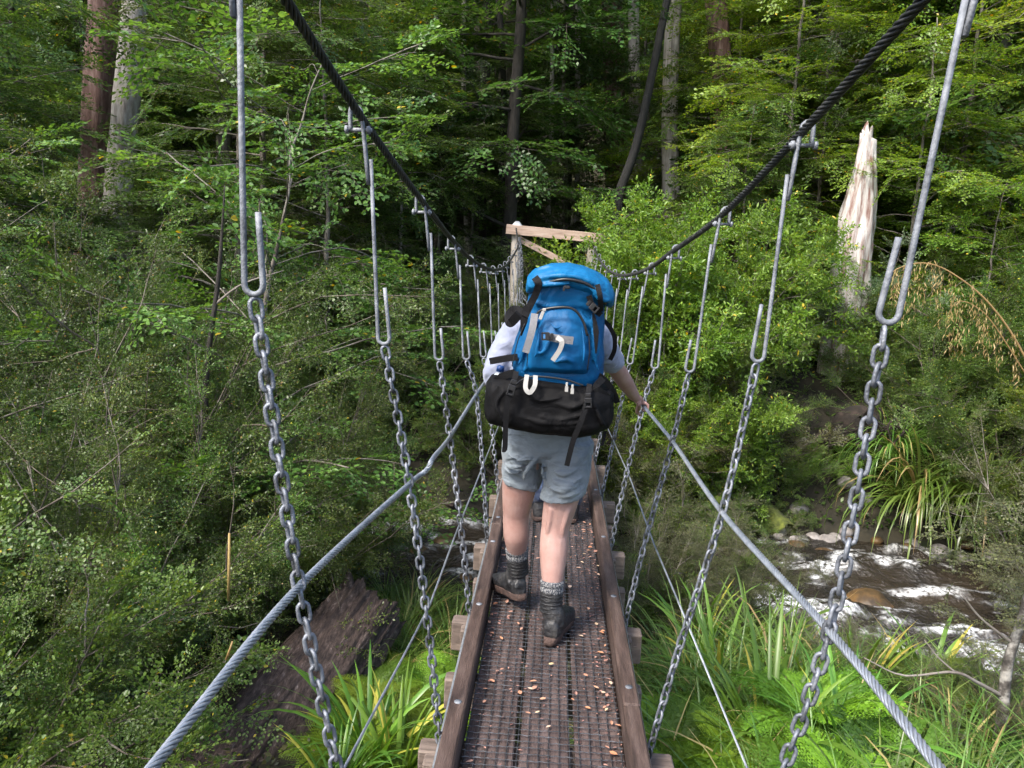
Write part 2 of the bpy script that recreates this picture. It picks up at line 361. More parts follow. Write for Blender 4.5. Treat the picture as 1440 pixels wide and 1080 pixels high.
# fallen beech leaves and bark crumbs caught in the mesh: nobody could count them
mb = MB(); n = 1900
px = np.where(rng.random(n) < .38, rng.uniform(-.28, .28, n), np.sign(rng.random(n) - .42) * (.28 - abs(rng.normal(0, .06, n)))); px = np.clip(px, -.28, .28); py = 1.9 + rng.random(n) ** 1.2 * 9; yaw = rng.uniform(0, 6.28, n)
big = rng.random(n) < .13; L = np.where(big, rng.uniform(.009, .017, n), rng.uniform(.003, .010, n)); Wd = L * rng.uniform(.45, .75, n)
tp = np.array([(-1, 0, 0), (-.4, -.8, .1), (.4, -.7, .1), (1, 0, .05), (.4, .7, .25), (-.4, .8, .25)]); ca, sa = np.cos(yaw), np.sin(yaw); V = np.zeros((n, 6, 3))
V[..., 0] = px[:, None] + tp[None, :, 0] * (L * ca)[:, None] - tp[None, :, 1] * (Wd * sa)[:, None]; V[..., 1] = py[:, None] + tp[None, :, 0] * (L * sa)[:, None] + tp[None, :, 1] * (Wd * ca)[:, None]
V[..., 2] = np.where(big, .0065, rng.uniform(-.003, .004, n))[:, None] + tp[None, :, 2] * L[:, None] * rng.uniform(.2, 1.2, n)[:, None]
b6 = np.arange(n)[:, None] * 6; Q = np.concatenate([b6 + np.array([0, 1, 2, 3]), b6 + np.array([0, 3, 4, 5])])
col = np.where(big, rng.uniform(.35, 1, n), rng.uniform(0, .55, n)); mb.add(V.reshape(-1, 3), Q, None, np.repeat(col, 6))
m, nt, b = newmat('fallen_leaf'); a_ = nt.nodes.new('ShaderNodeAttribute'); a_.attribute_name = 'rnd'; rp = nt.nodes.new('ShaderNodeValToRGB'); nt.links.new(a_.outputs['Fac'], rp.inputs[0]); e = rp.color_ramp.elements
e[0].color = (.08, .04, .035, 1); e[0].position = .0; e[1].color = (.60, .45, .22, 1); e[1].position = 1.0
for p_, c_ in ((.3, (.26, .13, .11)), (.55, (.42, .24, .18)), (.72, (.50, .22, .11)), (.86, (.58, .42, .31))): x_ = e.new(p_); x_.color = (*c_, 1)
nt.links.new(rp.outputs[0], b.inputs['Base Color']); b.inputs['Roughness'].default_value = .55
mb.build('fallen_leaves', m, smooth=False, label='tan and orange beech leaves scattered over the meshed bridge deck', cat='leaves', kind='stuff')

# far tower
tw = thing('bridge_tower', 'grey timber portal with pale cross beam and metal capped post at the far end', 'bridge tower', (-.08, TOWER_Y, 0))
tl, tr_ = at(727, 312, TOWER_Y), at(835, 330, TOWER_Y); o_ = np.array([-.08, TOWER_Y, 0])
for p in (tl, tr_):
    mb = MB(); rgs = []
    for z in np.linspace(-1.2, p[2] - .07, 14):
        rgs.append(sring((p[0] * (1 - .03 * (1 - z / 2.1)) + .004 * math.sin(z * 9), TOWER_Y + .1, z), .085 + .006 * math.sin(z * 5), .085, 2.6, k=20))
    loft(mb, np.array(rgs) - o_); mb.build('post', M['post_wood'], tw)
    mb = MB(); cz = p[2] - .09; q = [(.075, -.06), (.075, .03), (.070, .04), (.012, .105)]
    loft(mb, [sring((p[0], TOWER_Y + .1, cz + b), a + .018, a + .018, 5, k=16) - o_ for a, b in q]); mb.build('post_cap', M['cap_metal'], tw)
bl, br = at(712, 322, TOWER_Y - .02), at(848, 336, TOWER_Y - .02)
mb = MB(); beam(mb, bl - o_, br - o_ + (0.05, 0, 0), .06, .155); mb.build('cross_beam', M['beam_wood'], tw)
b1, b2 = at(726, 334, TOWER_Y + .05), at(800, 372, TOWER_Y + .05)
mb = MB(); beam(mb, b1 - o_, b2 - o_ + (.12, 0, -.06), .05, .1); mb.build('brace', M['beam_wood'], tw)
mb = MB()
for dx, ph in ((.05, 0), (.085, 1), (.12, 2), (.10, 3)):
    P = spline([(tl[0] + .02 + dx * .3, TOWER_Y - .03, 1.95), (tl[0] + dx, TOWER_Y - .06, 1.5 + .02 * ph), (tl[0] + dx + .02, TOWER_Y - .06, .75 + .06 * ph)], 20); chain(mb, P, k=5, seed=ph, roll=.5 + ph)
mb.build('spare_chain', M['chain'], label='bunch of slack steel chains draped down the far left tower post', cat='chain')
mb = MB(); a, b = at(677, 404, 14.6), at(694, 404, 14.6); beam(mb, a, b, .03, .035); beam(mb, a * .5 + b * .5 - (0, 0, 1.2), a * .5 + b * .5, .03, .03)
mb.build('track_marker', nmat('marker_yellow', [(.5, .36, .04), (.62, .46, .06)], 8, .6), label='small yellow track marker bar seen between the far left hangers', cat='marker')
# ------------------------------------------------------------------ land and water
WATER = -2.2
_PY = [-40, -9.7, -6, -4, -2.3, -1.6, -1.0, 1.0, 1.5, 2.3, 3.2, 4.6, 8, 14, 22, 36, 60, 90]
_PZ = [-.3, -.7, -1.2, -1.5, -1.75, -2.3, -2.6, -2.6, -2.3, -1.35, -.45, -.1, .25, 1.2, 3.6, 13.0, 30, 50]
def stream_t(x, y):
    """metres across the stream from its middle; the bed widens to the right on the near side"""
    t = y - (9.7 - .04 * x + .35 * np.sin(x * .5 + .4)); w = .42 * np.clip(x - 1.5, 0, 4.5)
    return np.where(t < 0, np.minimum(t + w, np.maximum(t, -.3)), t)
def ground_z(x, y):
    x = np.asarray(x, float); y = np.asarray(y, float)
    t = stream_t(x, y)
    z = np.interp(t, _PY, _PZ)
    P = np.stack([x, y, 0 * x], -1)
    far = np.clip((t - 8) / 20, 0, 1)
    return z + .28 * fbm(P, .45, 3, 3) * np.clip(abs(t) - .8, 0, 1) + far * 3 * vnoise(P, .09, 8) - .25 * np.exp(-((x) / 1.2) ** 2) * (t < -1)
def axis(a, b, d0, far):
    n = np.concatenate([np.arange(a, b, d0)]); o = [b]; s = d0
    while o[-1] < far: s *= 1.12; o.append(o[-1] + s)
    return n, o[:]
xi, xo = axis(-12, 12, .16, 160); gx = np.concatenate([-np.array(xo)[::-1], xi[1:], np.array(xo)])
yi, yo = axis(-3, 17, .16, 110); gy = np.concatenate([[-60, -40, -25, -15, -10, -7, -5, -4], yi, np.array(yo)])
GX, GY = np.meshgrid(gx, gy); GZ = ground_z(GX, GY)
mb = MB(); mb.add(np.stack([GX, GY, GZ], -1).reshape(-1, 3), grid_faces(len(gy), len(gx), False)[:, ::-1])
M['soil'] = nmat('forest_soil', [(.008, .008, .005), (.018, .016, .009), (.030, .025, .014), (.016, .026, .008)], 2.2, .9, .9, 14, detail=10)
mb.build('ground', M['soil'], kind='structure')

# stream: rough moving water with white riffles
wx = np.concatenate([np.arange(-14, 2, .12), np.arange(2, 9, .045), np.arange(9, 18, .2)]); wy = np.arange(5.6, 12.6, .045); WX, WY = np.meshgrid(wx, wy)
P = np.stack([WX, WY * 1.6, 0 * WX], -1)
rif = np.clip(fbm(np.stack([WX, WY * 1.3, 0 * WX], -1), .75, 31, 3) + .12, 0, 1)
WZ = WATER + .07 * fbm(P, 1.6, 4, 3) + (.05 + .11 * rif) * fbm(P, 4.5, 6, 3)
mb = MB(); mb.add(np.stack([WX, WY, WZ], -1).reshape(-1, 3), grid_faces(len(wy), len(wx), False)[:, ::-1])
SPOT = [(1215, 792, .55, .28), (1190, 800, .35, .2), (1200, 868, .5, .22), (1130, 862, .4, .2), (1085, 845, .3, .18), (1285, 805, .35, .2), (1320, 835, .4, .14), (1380, 905, .5, .22), (1420, 925, .45, .2), (1340, 893, .4, .16), (1150, 800, .3, .15), (1265, 775, .4, .12), (560, 745, .35, .2), (640, 735, .4, .14), (600, 715, .3, .12), (660, 790, .3, .14), (1060, 850, .3, .2)]
sp_ = 0 * WX
for x_, y_, ra_, rb_ in SPOT:
    d_ = FW + RT * (x_ - 720) / 1120 - UP * (y_ - 540) / 1120; c_ = CAM + d_ * ((WATER - CAM[2]) / d_[2])
    sp_ = np.maximum(sp_, np.exp(-((WX - c_[0]) / ra_) ** 2 - ((WY - c_[1]) / rb_) ** 2))
WZ = WZ + .10 * sp_ + .10 * sp_ * fbm(P, 5, 41, 3)
mb.V[-1] = np.stack([WX, WY, WZ], -1).reshape(-1, 3)
fo = np.clip((fbm(P, 3.6, 12, 5) * 1.5 + rif * .45 - .36 + sp_ * .88) * 2.0, 0, 1)
mb.R[-1] = fo.ravel()
m, nt, b = newmat('stream_water'); N, L = nt.nodes, nt.links
at_ = N.new('ShaderNodeAttribute'); at_.attribute_name = 'rnd'; tc = N.new('ShaderNodeTexCoord'); nz = N.new('ShaderNodeTexNoise'); nz.inputs['Scale'].default_value = 1.1; nz.inputs['Detail'].default_value = 6; L.new(tc.outputs['Object'], nz.inputs[0])
rp = N.new('ShaderNodeValToRGB'); e = rp.color_ramp.elements; e[0].position = .35; e[0].color = (.014, .013, .012, 1); e[1].position = .75; e[1].color = (.042, .031, .020, 1); L.new(nz.outputs[0], rp.inputs[0])
n2 = N.new('ShaderNodeTexNoise'); n2.inputs['Scale'].default_value = 22; n2.inputs['Detail'].default_value = 4; L.new(tc.outputs['Object'], n2.inputs[0])
mu = N.new('ShaderNodeMath'); mu.operation = 'MULTIPLY_ADD'; L.new(n2.outputs[0], mu.inputs[0]); mu.inputs[1].default_value = 3.0; mu.inputs[2].default_value = -1.0; mu.use_clamp = True
m2 = N.new('ShaderNodeMath'); m2.operation = 'MULTIPLY'; L.new(mu.outputs[0], m2.inputs[0]); L.new(at_.outputs['Fac'], m2.inputs[1])
mx = N.new('ShaderNodeMixRGB'); L.new(m2.outputs[0], mx.inputs[0]); L.new(rp.outputs[0], mx.inputs[1]); mx.inputs[2].default_value = (.85, .87, .88, 1); L.new(mx.outputs[0], b.inputs['Base Color'])
mr = N.new('ShaderNodeMapRange'); L.new(m2.outputs[0], mr.inputs[0]); mr.inputs[3].default_value = .12; mr.inputs[4].default_value = .8; L.new(mr.outputs[0], b.inputs['Roughness'])
bp = N.new('ShaderNodeBump'); bp.inputs['Strength'].default_value = .9; bp.inputs['Distance'].default_value = .05; L.new(n2.outputs[0], bp.inputs['Height']); L.new(bp.outputs[0], b.inputs['Normal'])
mb.build('stream_water', m, kind='structure', label='dark rushing stream with white riffles')

# rocks
def rock(mb, c, r, seed, sq=(1, 1, .7)):
    n, k = 18, 26; th = np.linspace(.02, np.pi - .02, n); ph = np.arange(k) / k * 2 * np.pi
    D = np.stack([np.sin(th)[:, None] * np.cos(ph), np.sin(th)[:, None] * np.sin(ph), np.cos(th)[:, None] + 0 * ph], -1)
    rr = 1 + .55 * fbm(D, 1.3, seed, 4); rr = np.minimum(rr, .92 + .25 * vnoise(D, .9, seed + 9))
    return loft(mb, (D * rr[..., None])[::-1] * np.asarray(sq) * r + np.asarray(c))
M['rock'] = nmat('stream_rock', [(.10, .09, .085), (.22, .20, .19), (.34, .32, .31)], 5, .75, .6, 30, rough2=.5)
M['rock_wet'] = nmat('wet_rock', [(.03, .024, .018), (.07, .045, .022), (.15, .085, .03)], 4, .45, .9, 16, spec=.3)
RK = [(1145, 748, 11.3, .14, 'rock', 'rounded grey stone at the water edge beside a brown stone'), (1166, 752, 11.2, .16, 'rock', 'brown grey rounded stone at the water edge, lowest of the bank stones'), (1190, 745, 11.4, .12, 'rock', 'small grey stone between the rounded pair and the chain'),
      (1186, 708, 11.9, .16, 'rock', 'pale angular stone lying on the scree below the root mass'), (1122, 738, 11.7, .15, 'rock', 'pale grey stone partly under the bank shrub'), (1215, 722, 11.7, .13, 'rock', 'grey stone beside the drooping flax on the far bank'),
      (1228, 832, 9.15, .34, 'rock_wet', 'orange brown boulder under the stream surface'), (1160, 772, 10.7, .2, 'rock_wet', 'wet dark stone breaking the water near the far bank'), (1120, 760, 11.0, .17, 'rock_wet', 'wet brown stone under the mossy log'), (1352, 878, 8.5, .24, 'rock_wet', 'dark wet boulder at the right of the riffle'),
      (1195, 685, 12.3, .10, 'rock', 'small pale stone on the scree slope'), (1205, 668, 12.4, .09, 'rock', 'smallest pale stone high on the scree slope'), (628, 742, 10.4, .2, 'rock_wet', 'dark stone in the stream left of the deck'), (590, 770, 9.9, .16, 'rock_wet', 'low wet stone in the stream behind the broken log'), (655, 800, 9.2, .15, 'rock_wet', 'wet stone in the stream beside the deck bearers')]
for i, (x, y, Y, r, mt, lb) in enumerate(RK):
    c = at(x, y, Y); mb = MB(); z = c[2] if mt == 'rock' else WATER - r * .35
    if mt == 'rock': z = max(float(ground_z(c[0], Y)) + .03, c[2] - .1)
    rock(mb, (0, 0, 0), r, i * 3 + 1); o = mb.build('stream_rock', M[mt], label=lb, cat='rock', group='rocks of the stream'); o.location = (c[0], Y, z); o.rotation_euler = (0, 0, i * 1.3)

rr_ = np.random.default_rng(44)
for i in range(26):
    x = rr_.uniform(2.2, 6.4); y = 11.15 - .04 * x + .35 * math.sin(x * .5 + .4) + rr_.normal(0, .22); r = rr_.uniform(.06, .15); mb = MB(); rock(mb, (0, 0, 0), r, 200 + i)
    o = mb.build('cobble', M['rock'] if i % 3 else M['rock_wet'], label='cobble lying along the far water edge of the stream', cat='rock', group='cobbles of the far water edge'); o.location = (x, y, max(float(ground_z(x, y)), WATER) + r * .2); o.rotation_euler = (0, 0, i * 1.7)
# the broken log on the near left bank
def log_mesh(a, b, ra, rb, seed, jag=.35, n=70, k=110):
    a, b = np.asarray(a, float), np.asarray(b, float); d = unit(b - a); Lg = np.linalg.norm(b - a); u = unit(np.cross(d, (0, 0, 1))); w = np.cross(u, d)
    th = np.arange(k) / k * 2 * np.pi; s = np.linspace(0, 1, n)
    cs, sn = np.cos(th), np.sin(th)
    edge = jag * (.5 * fbm(np.stack([cs * 1.5, sn * 1.5, 0 * cs], -1), 1.0, seed, 3) + .55 * abs(vnoise(np.stack([cs * 9, sn * 9, 0 * cs], -1), 1.0, seed + 2)) + .5 * abs(vnoise(np.stack([cs * 22, sn * 22, 0 * cs], -1), 1.0, seed + 4)))
    Lk = Lg - jag * .4 + edge; S = s[:, None] * Lk[None]
    q = np.stack([np.repeat(cs[None] * 5, n, 0), np.repeat(sn[None] * 5, n, 0), S * .55], -1)
    q2 = np.stack([np.repeat(cs[None] * 16, n, 0), np.repeat(sn[None] * 16, n, 0), S * 1.3], -1)
    R = (ra + (rb - ra) * s[:, None]) * (1 + .18 * fbm(q, .45, seed, 3) - .16 * abs(vnoise(q, 1.2, seed + 1)) - .16 * abs(vnoise(q2, 1.0, seed + 3)) - .09 * abs(vnoise(np.stack([np.repeat(cs[None] * 34, n, 0), np.repeat(sn[None] * 34, n, 0), S * 2.5], -1), 1.0, seed + 7)))
    V = a + S[..., None] * d + (R * cs)[..., None] * u + (R * sn)[..., None] * w
    inner = [V]
    for f, back in ((.8, .10), (.55, .26), (.3, .3), (.06, .32)):
        V2 = V[-1] - d * back * (1 + .6 * vnoise(np.stack([cs * 7 * f, sn * 7 * f, 0 * cs], -1), 1, seed + 6))[:, None] * .6; c = V2.mean(0); inner.append((c + (V2 - c) * f)[None])
    return np.concatenate(inner)
M['dead_wood'] = nmat('weathered_log', [(.012, .008, .007), (.045, .030, .025), (.085, .060, .052), (.30, .25, .23)], 13, .8, 1.0, 30, stretch=(2.6, .55, 2.6), detail=12, pos=(.3, .48, .6, .74))
mb = MB(); la, lb_ = at(350, 1075, 4.5), at(512, 868, 5.9); loft(mb, log_mesh(la + (la - lb_) * .5 + (0, 0, -.1), lb_ + (lb_ - la) * .06, .44, .34, 4, n=120, k=160))
sp = at(490, 800, 5.9); q = at(486, 850, 5.75)
tube(mb, spline([q, q * .4 + sp * .6 + (.01, 0, 0), sp], 8), [.07, .06, .05, .045, .04, .03, .02, .006], 9)
o = mb.build('broken_log', M['dead_wood'], label='huge weathered brown log with a splintered end lying below the bridge', cat='log')
M['moss'] = nmat('moss', [(.02, .026, .006), (.06, .075, .013), (.12, .14, .02)], 8, .95, 1.0, 60)
mb = MB(); a, b = at(1040, 690, 12.2), at(1108, 752, 11.2); loft(mb, log_mesh(a, b, .2, .17, 9, .08, 30, 40)); mb.build('mossy_log', M['moss'], label='moss covered log sloping down the far bank into the stream', cat='log')
mb = MB(); a, b = at(545, 678, 12.0), at(640, 712, 11.2); loft(mb, log_mesh(a, b, .05, .035, 11, .04, 20, 14)); mb.build('dead_branch', M['dead_wood'], label='pale brown dead branch lying over the stream left of the hiker', cat='branch')
# upturned root mass on the right bank
M['peat'] = nmat('peat', [(.005, .004, .003), (.014, .010, .007), (.04, .027, .02)], 6, .95, 1, 25)
mb = MB(); c = at(1205, 600, 12.2); rock(mb, c, .42, 77, (1, .7, .85)); rock(mb, c + (.45, .2, -.25), .3, 78); rock(mb, c + (-.3, .1, -.25), .25, 80); rg = np.random.default_rng(3)
for i in range(26):
    p = c + rg.normal(0, .22, 3) * (1.2, .4, .9) + (0, -.25, 0); e_ = p + rg.normal(0, .2, 3) + (0, -.12, -.2); tube(mb, spline([p, (p + e_) / 2 + rg.normal(0, .08, 3), e_], 8), np.linspace(.022, .005, 8), 6)
mb.build('root_mass', M['peat'], label='dark upturned root mass on the eroded right bank under the dead trunk', cat='tree root')
# ------------------------------------------------------------------ the hiker
M['skin'] = nmat('skin', [(.47, .262, .222), (.52, .315, .27), (.56, .36, .315)], 12, .5, .2, 160, spec=.35)
M['skin'].node_tree.nodes['Principled BSDF'].inputs['Subsurface Weight'].default_value = .0
def folds(name, cols, scale, rough, amp, fscale, spec=.3, sheen=.2, weave=700, stretch=(1, 1, 1)):
    m = nmat(name, cols, scale, rough, spec=spec, sheen=sheen); nt = m.node_tree; N, L = nt.nodes, nt.links; b = N['Principled BSDF']
    tc = N.new('ShaderNodeTexCoord'); mp = N.new('ShaderNodeMapping'); mp.inputs['Scale'].default_value = stretch; L.new(tc.outputs['Object'], mp.inputs[0])
    w = N.new('ShaderNodeTexNoise'); w.inputs['Scale'].default_value = fscale; w.inputs['Detail'].default_value = 3; w.inputs['Distortion'].default_value = 1.2; L.new(mp.outputs[0], w.inputs[0])
    f = N.new('ShaderNodeTexNoise'); f.inputs['Scale'].default_value = weave; L.new(tc.outputs['Object'], f.inputs[0])
    b1 = N.new('ShaderNodeBump'); b1.inputs['Strength'].default_value = amp; b1.inputs['Distance'].default_value = .02; L.new(w.outputs[0], b1.inputs['Height'])
    b2 = N.new('ShaderNodeBump'); b2.inputs['Strength'].default_value = .25; b2.inputs['Distance'].default_value = .001; L.new(f.outputs[0], b2.inputs['Height']); L.new(b1.outputs[0], b2.inputs['Normal']); L.new(b2.outputs[0], b.inputs['Normal'])
    return m
M['shorts'] = folds('shorts_cloth', [(.135, .16, .185), (.17, .20, .228), (.205, .24, .265)], 5, .8, .8, 8, stretch=(1, 1, 2.2))
M['shirt'] = folds('shirt_cloth', [(.26, .295, .42), (.33, .365, .50), (.39, .425, .55)], 5, .85, .6, 10)
M['blue'] = folds('blue_nylon', [(.0015, .090, .25), (.002, .118, .32), (.003, .145, .37)], 6, .55, .8, 6, spec=.25, sheen=0)
M['blue_skylit'] = folds('blue_nylon_skylit', [(.002, .115, .29), (.003, .148, .36), (.004, .18, .41)], 6, .5, .8, 7, spec=.3, sheen=0)  # same nylon as the bag, sky light on the lid put into its colour
M['black'] = folds('black_nylon', [(.003, .003, .0035), (.0045, .0044, .005), (.008, .0078, .0085)], 6, .7, .6, 9, spec=.14, sheen=0)
M['strap'] = nmat('strap_webbing', [(.004, .004, .005), (.008, .008, .009)], 90, .75, .3, 300, spec=.2)
M['grey_strap'] = nmat('grey_webbing', [(.20, .20, .215), (.26, .26, .275)], 90, .7, .3, 300)
M['white_strap'] = nmat('white_webbing', [(.40, .39, .37), (.48, .47, .445)], 60, .7, .3, 300)
M['plastic'] = nmat('black_plastic', [(.012, .012, .013), (.02, .02, .022)], 30, .35)
M['silver'] = nmat('silver_pull', [(.5, .5, .5), (.7, .7, .7)], 30, .35, metal=.6)
M['leather'] = nmat('boot_leather', [(.008, .008, .009), (.018, .018, .02), (.05, .047, .045)], 14, .38, .7, 45, rough2=.6)
M['sole'] = nmat('muddy_sole', [(.02, .012, .010), (.06, .035, .028), (.11, .07, .055)], 20, .85, .8, 70)
M['gaiter'] = nmat('ankle_gaiter', [(.010, .010, .011), (.022, .022, .024)], 20, .55, .6, 40, stretch=(1, 1, 5))
M['hair'] = nmat('hair', [(.04, .022, .012), (.10, .06, .03)], 50, .6, .4, 120)
# knitted sock: ribs as bump, flecked wool
m, nt, b = newmat('knit_sock'); N, L = nt.nodes, nt.links; tc = N.new('ShaderNodeTexCoord'); nz = N.new('ShaderNodeTexNoise'); nz.inputs['Scale'].default_value = 160; L.new(tc.outputs['Object'], nz.inputs[0])
rp = N.new('ShaderNodeValToRGB'); e = rp.color_ramp.elements; e[0].position = .42; e[0].color = (.035, .04, .052, 1); e[1].position = .66; e[1].color = (.30, .295, .29, 1); L.new(nz.outputs[0], rp.inputs[0]); L.new(rp.outputs[0], b.inputs['Base Color']); b.inputs['Roughness'].default_value = .95
M['sock'] = m

def soften(o, voxel, it=6, sub=False, fac=.5):
    r = o.modifiers.new('skin_over', 'REMESH'); r.mode = 'VOXEL'; r.voxel_size = voxel; r.use_smooth_shade = True
    s = o.modifiers.new('relax', 'SMOOTH'); s.iterations = it; s.factor = fac
    return o
def wrinkle(o, strength, size, mid=.5):
    t = bpy.data.textures.new('wrinkle', 'CLOUDS'); t.noise_scale = size; t.noise_depth = 2
    d = o.modifiers.new('wrinkle', 'DISPLACE'); d.texture = t; d.strength = strength; d.mid_level = mid; d.texture_coords = 'LOCAL'
    return o
def limb(mb, P, R, k=20, n=24, flat=None):
    P = spline(P, n); R = np.interp(np.linspace(0, 1, n), np.linspace(0, 1, len(R)), R)
    # rounded ends
    t = unit(np.gradient(P, axis=0)); a = [P[0] - t[0] * R[0] * f for f in (.95, .7, .35)]; bnd = [P[-1] + t[-1] * R[-1] * f for f in (.35, .7, .95)]
    tube(mb, np.concatenate([a, P, bnd]), np.concatenate([[R[0] * .25, R[0] * .7, R[0] * .93], R, [R[-1] * .93, R[-1] * .7, R[-1] * .25]]), k, flat=flat)
def ball(mb, c, r, n=14, k=20):
    th = np.linspace(.05, np.pi - .05, n); loft(mb, [sring(np.asarray(c, float) - np.array([0, 0, r[2] * math.cos(t)]), r[0] * math.sin(t), r[1] * math.sin(t), 2, k=k) for t in th])

def ridge(mb, P, r=.007, O_=(0, 0, 0)):
    P = spline(P, 16) - np.asarray(O_, float); tube(mb, P, r * np.sin(np.linspace(.25, np.pi - .25, 16)), 8)
RLEG = [(.055, 3.50, .88), (.046, 3.48, .70), (.017, 3.47, .50), (.014, 3.435, .385), (.014, 3.395, .26), (.014, 3.392, .18)]
RRAD = [.098, .086, .064, .0645, .045, .036]
LLEG = [(-.140, 3.53, .88), (-.156, 3.57, .68), (-.170, 3.62, .50), (-.165, 3.635, .39), (-.159, 3.68, .285), (-.155, 3.69, .21)]
LRAD = [.098, .084, .062, .062, .045, .036]
body = thing('person', 'hiker in grey blue shorts and pale shirt walking away under a big blue pack', 'person', (0, 3.5, 0))
O = np.array([0, 3.5, 0]); sub = lambda P: [tuple(np.asarray(p, float) - O) for p in P]
WR = HAND + np.array([-.058, -.082, .062])
mb = MB()
limb(mb, sub(RLEG), RRAD, 24, 34); limb(mb, sub(LLEG), LRAD, 24, 34)
loft(mb, [sring(np.array(c) - O, a, b_, 2.2) for c, a, b_ in (((-.045, 3.52, .84), .14, .09), ((-.045, 3.52, .90), .172, .118), ((-.04, 3.53, 1.0), .165, .112), ((-.035, 3.54, 1.1), .15, .10), ((-.03, 3.56, 1.25), .17, .112), ((-.028, 3.575, 1.36), .175, .105), ((-.025, 3.58, 1.42), .13, .08), ((-.024, 3.585, 1.45), .07, .06))])
limb(mb, sub([(-.024, 3.585, 1.42), (-.022, 3.62, 1.50)]), [.056, .054], 16, 8)
for dx in (-.022, .022):
    limb(mb, sub([(.014 + dx, 3.412, .455), (.013 + dx * .9, 3.400, .40), (.014 + dx * .5, 3.392, .32)]), [.016, .022, .016], 14, 10); limb(mb, sub([(-.168 + dx, 3.60, .455), (-.165 + dx * .9, 3.600, .40), (-.163 + dx * .5, 3.622, .33)]), [.016, .021, .016], 14, 10)
    limb(mb, sub([(.03 + dx * 1.6, 3.42, .60), (.018 + dx * 1.5, 3.415, .52), (.015 + dx * 1.5, 3.42, .47)]), [.018, .012, .008], 12, 10)
# head with a face turned away from the camera
ball(mb, np.array((-.02, 3.655, 1.560)) - O, (.074, .092, .102)); ball(mb, np.array((-.02, 3.70, 1.525)) - O, (.054, .056, .062))
limb(mb, sub([(-.02, 3.742, 1.565), (-.02, 3.765, 1.54)]), [.009, .014], 10, 6)
for s in (-1, 1):
    ball(mb, np.array((-.02 + s * .078, 3.65, 1.555)) - O, (.012, .024, .034)); ball(mb, np.array((-.02 + s * .030, 3.738, 1.573)) - O, (.013, .010, .010))
limb(mb, sub([(-.042, 3.75, 1.502), (-.02, 3.757, 1.503), (.002, 3.75, 1.502)]), [.008, .010, .008], 8, 8)
# arms: the right one reaches forward to the hand rope
limb(mb, sub([(.155, 3.575, 1.385), (.215, 3.68, 1.29), (.268, 3.80, 1.20)]), [.054, .046, .040], 20, 14)
limb(mb, sub([(.268, 3.80, 1.20), tuple(WR * .5 + np.array([.134, 1.90, .60]) + (.004, 0, -.006)), tuple(WR)]), [.043, .040, .027], 20, 14)
limb(mb, sub([(-.205, 3.575, 1.385), (-.26, 3.56, 1.28), (-.292, 3.54, 1.175)]), [.054, .046, .040], 20, 14)
limb(mb, sub([(-.292, 3.54, 1.175), (-.285, 3.64, 1.12), (-.245, 3.74, 1.085)]), [.042, .037, .027], 20, 14)
# right hand closed over the rope
g = HAND; dirr = unit(g - WR)
pc = WR + dirr * .045 + np.array([0, .01, .008]); kn = g + np.array([-.024, -.012, .024])
limb(mb, sub([tuple(WR), tuple((WR + kn) / 2 + (0, 0, .004)), tuple(kn)]), [.027, .031, .027], 18, 10, flat=.62)
for i, (off, ln) in enumerate(((-.030, .9), (-.010, 1.0), (.010, .96), (.029, .8))):
    c = g + np.array([0, off, -.002 * i]); r = .020
    P = [kn + np.array([0.004, off * .95 + .01, -.002]), c + (-.012, 0, .021), c + (.012, .001, .017), c + (.021, .001, -.002), c + (.012 * ln, .0, -.019), c + (-.004, -.001, -.021 * ln)]
    limb(mb, sub(P), [.0098, .0095, .0088, .0083, .0078, .0068], 10, 20)
tb = WR + dirr * .03
limb(mb, sub([tuple(tb), tuple(tb + (.012, .0, -.030)), tuple(g + (-.030, .012, -.034)), tuple(g + (-.012, .022, -.052))]), [.017, .0135, .0105, .0085], 12, 14)
# left hand hooked on the hip belt in front
wl = np.array([-.245, 3.74, 1.085]); kl = wl + (.05, .06, -.02)
limb(mb, sub([tuple(wl), tuple(kl)]), [.027, .028], 16, 8, flat=.6)
for i, off in enumerate((-.028, -.009, .010, .028)):
    p = kl + np.array([0.01, 0, off]); limb(mb, sub([tuple(p), tuple(p + (.03, .012, 0)), tuple(p + (.045, -.008, 0)), tuple(p + (.03, -.022, 0))]), [.0095, .009, .008, .007], 10, 14)
limb(mb, sub([tuple(wl + (.02, .02, .015)), tuple(wl + (.05, .03, .05)), tuple(wl + (.075, .03, .055))]), [.014, .011, .008], 10, 10)
o = mb.build('body', M['skin'], body); soften(o, .0042, 9)
# hair
mb = MB(); ball(mb, np.array((-.02, 3.640, 1.572)) - O, (.080, .094, .098)); o = mb.build('hair', M['hair'], body); soften(o, .008, 3); wrinkle(o, .012, .02)
# shirt
mb = MB()
loft(mb, [sring(np.array(c) - O, a, b_, 2.3) for c, a, b_ in (((-.042, 3.525, .93), .178, .125), ((-.04, 3.53, 1.0), .178, .124), ((-.035, 3.54, 1.1), .182, .118), ((-.03, 3.56, 1.25), .197, .125), ((-.028, 3.575, 1.36), .19, .116), ((-.025, 3.58, 1.43), .135, .09), ((-.024, 3.585, 1.462), .066, .066))])
limb(mb, sub([(.150, 3.575, 1.378), (.205, 3.66, 1.29), (.245, 3.74, 1.235)]), [.068, .064, .060], 22, 14)
limb(mb, sub([(-.200, 3.575, 1.378), (-.255, 3.56, 1.28), (-.287, 3.545, 1.185), (-.285, 3.62, 1.135)]), [.068, .064, .058, .05], 22, 18)
o = mb.build('shirt', M['shirt'], body); soften(o, .007, 6); wrinkle(o, .016, .05)
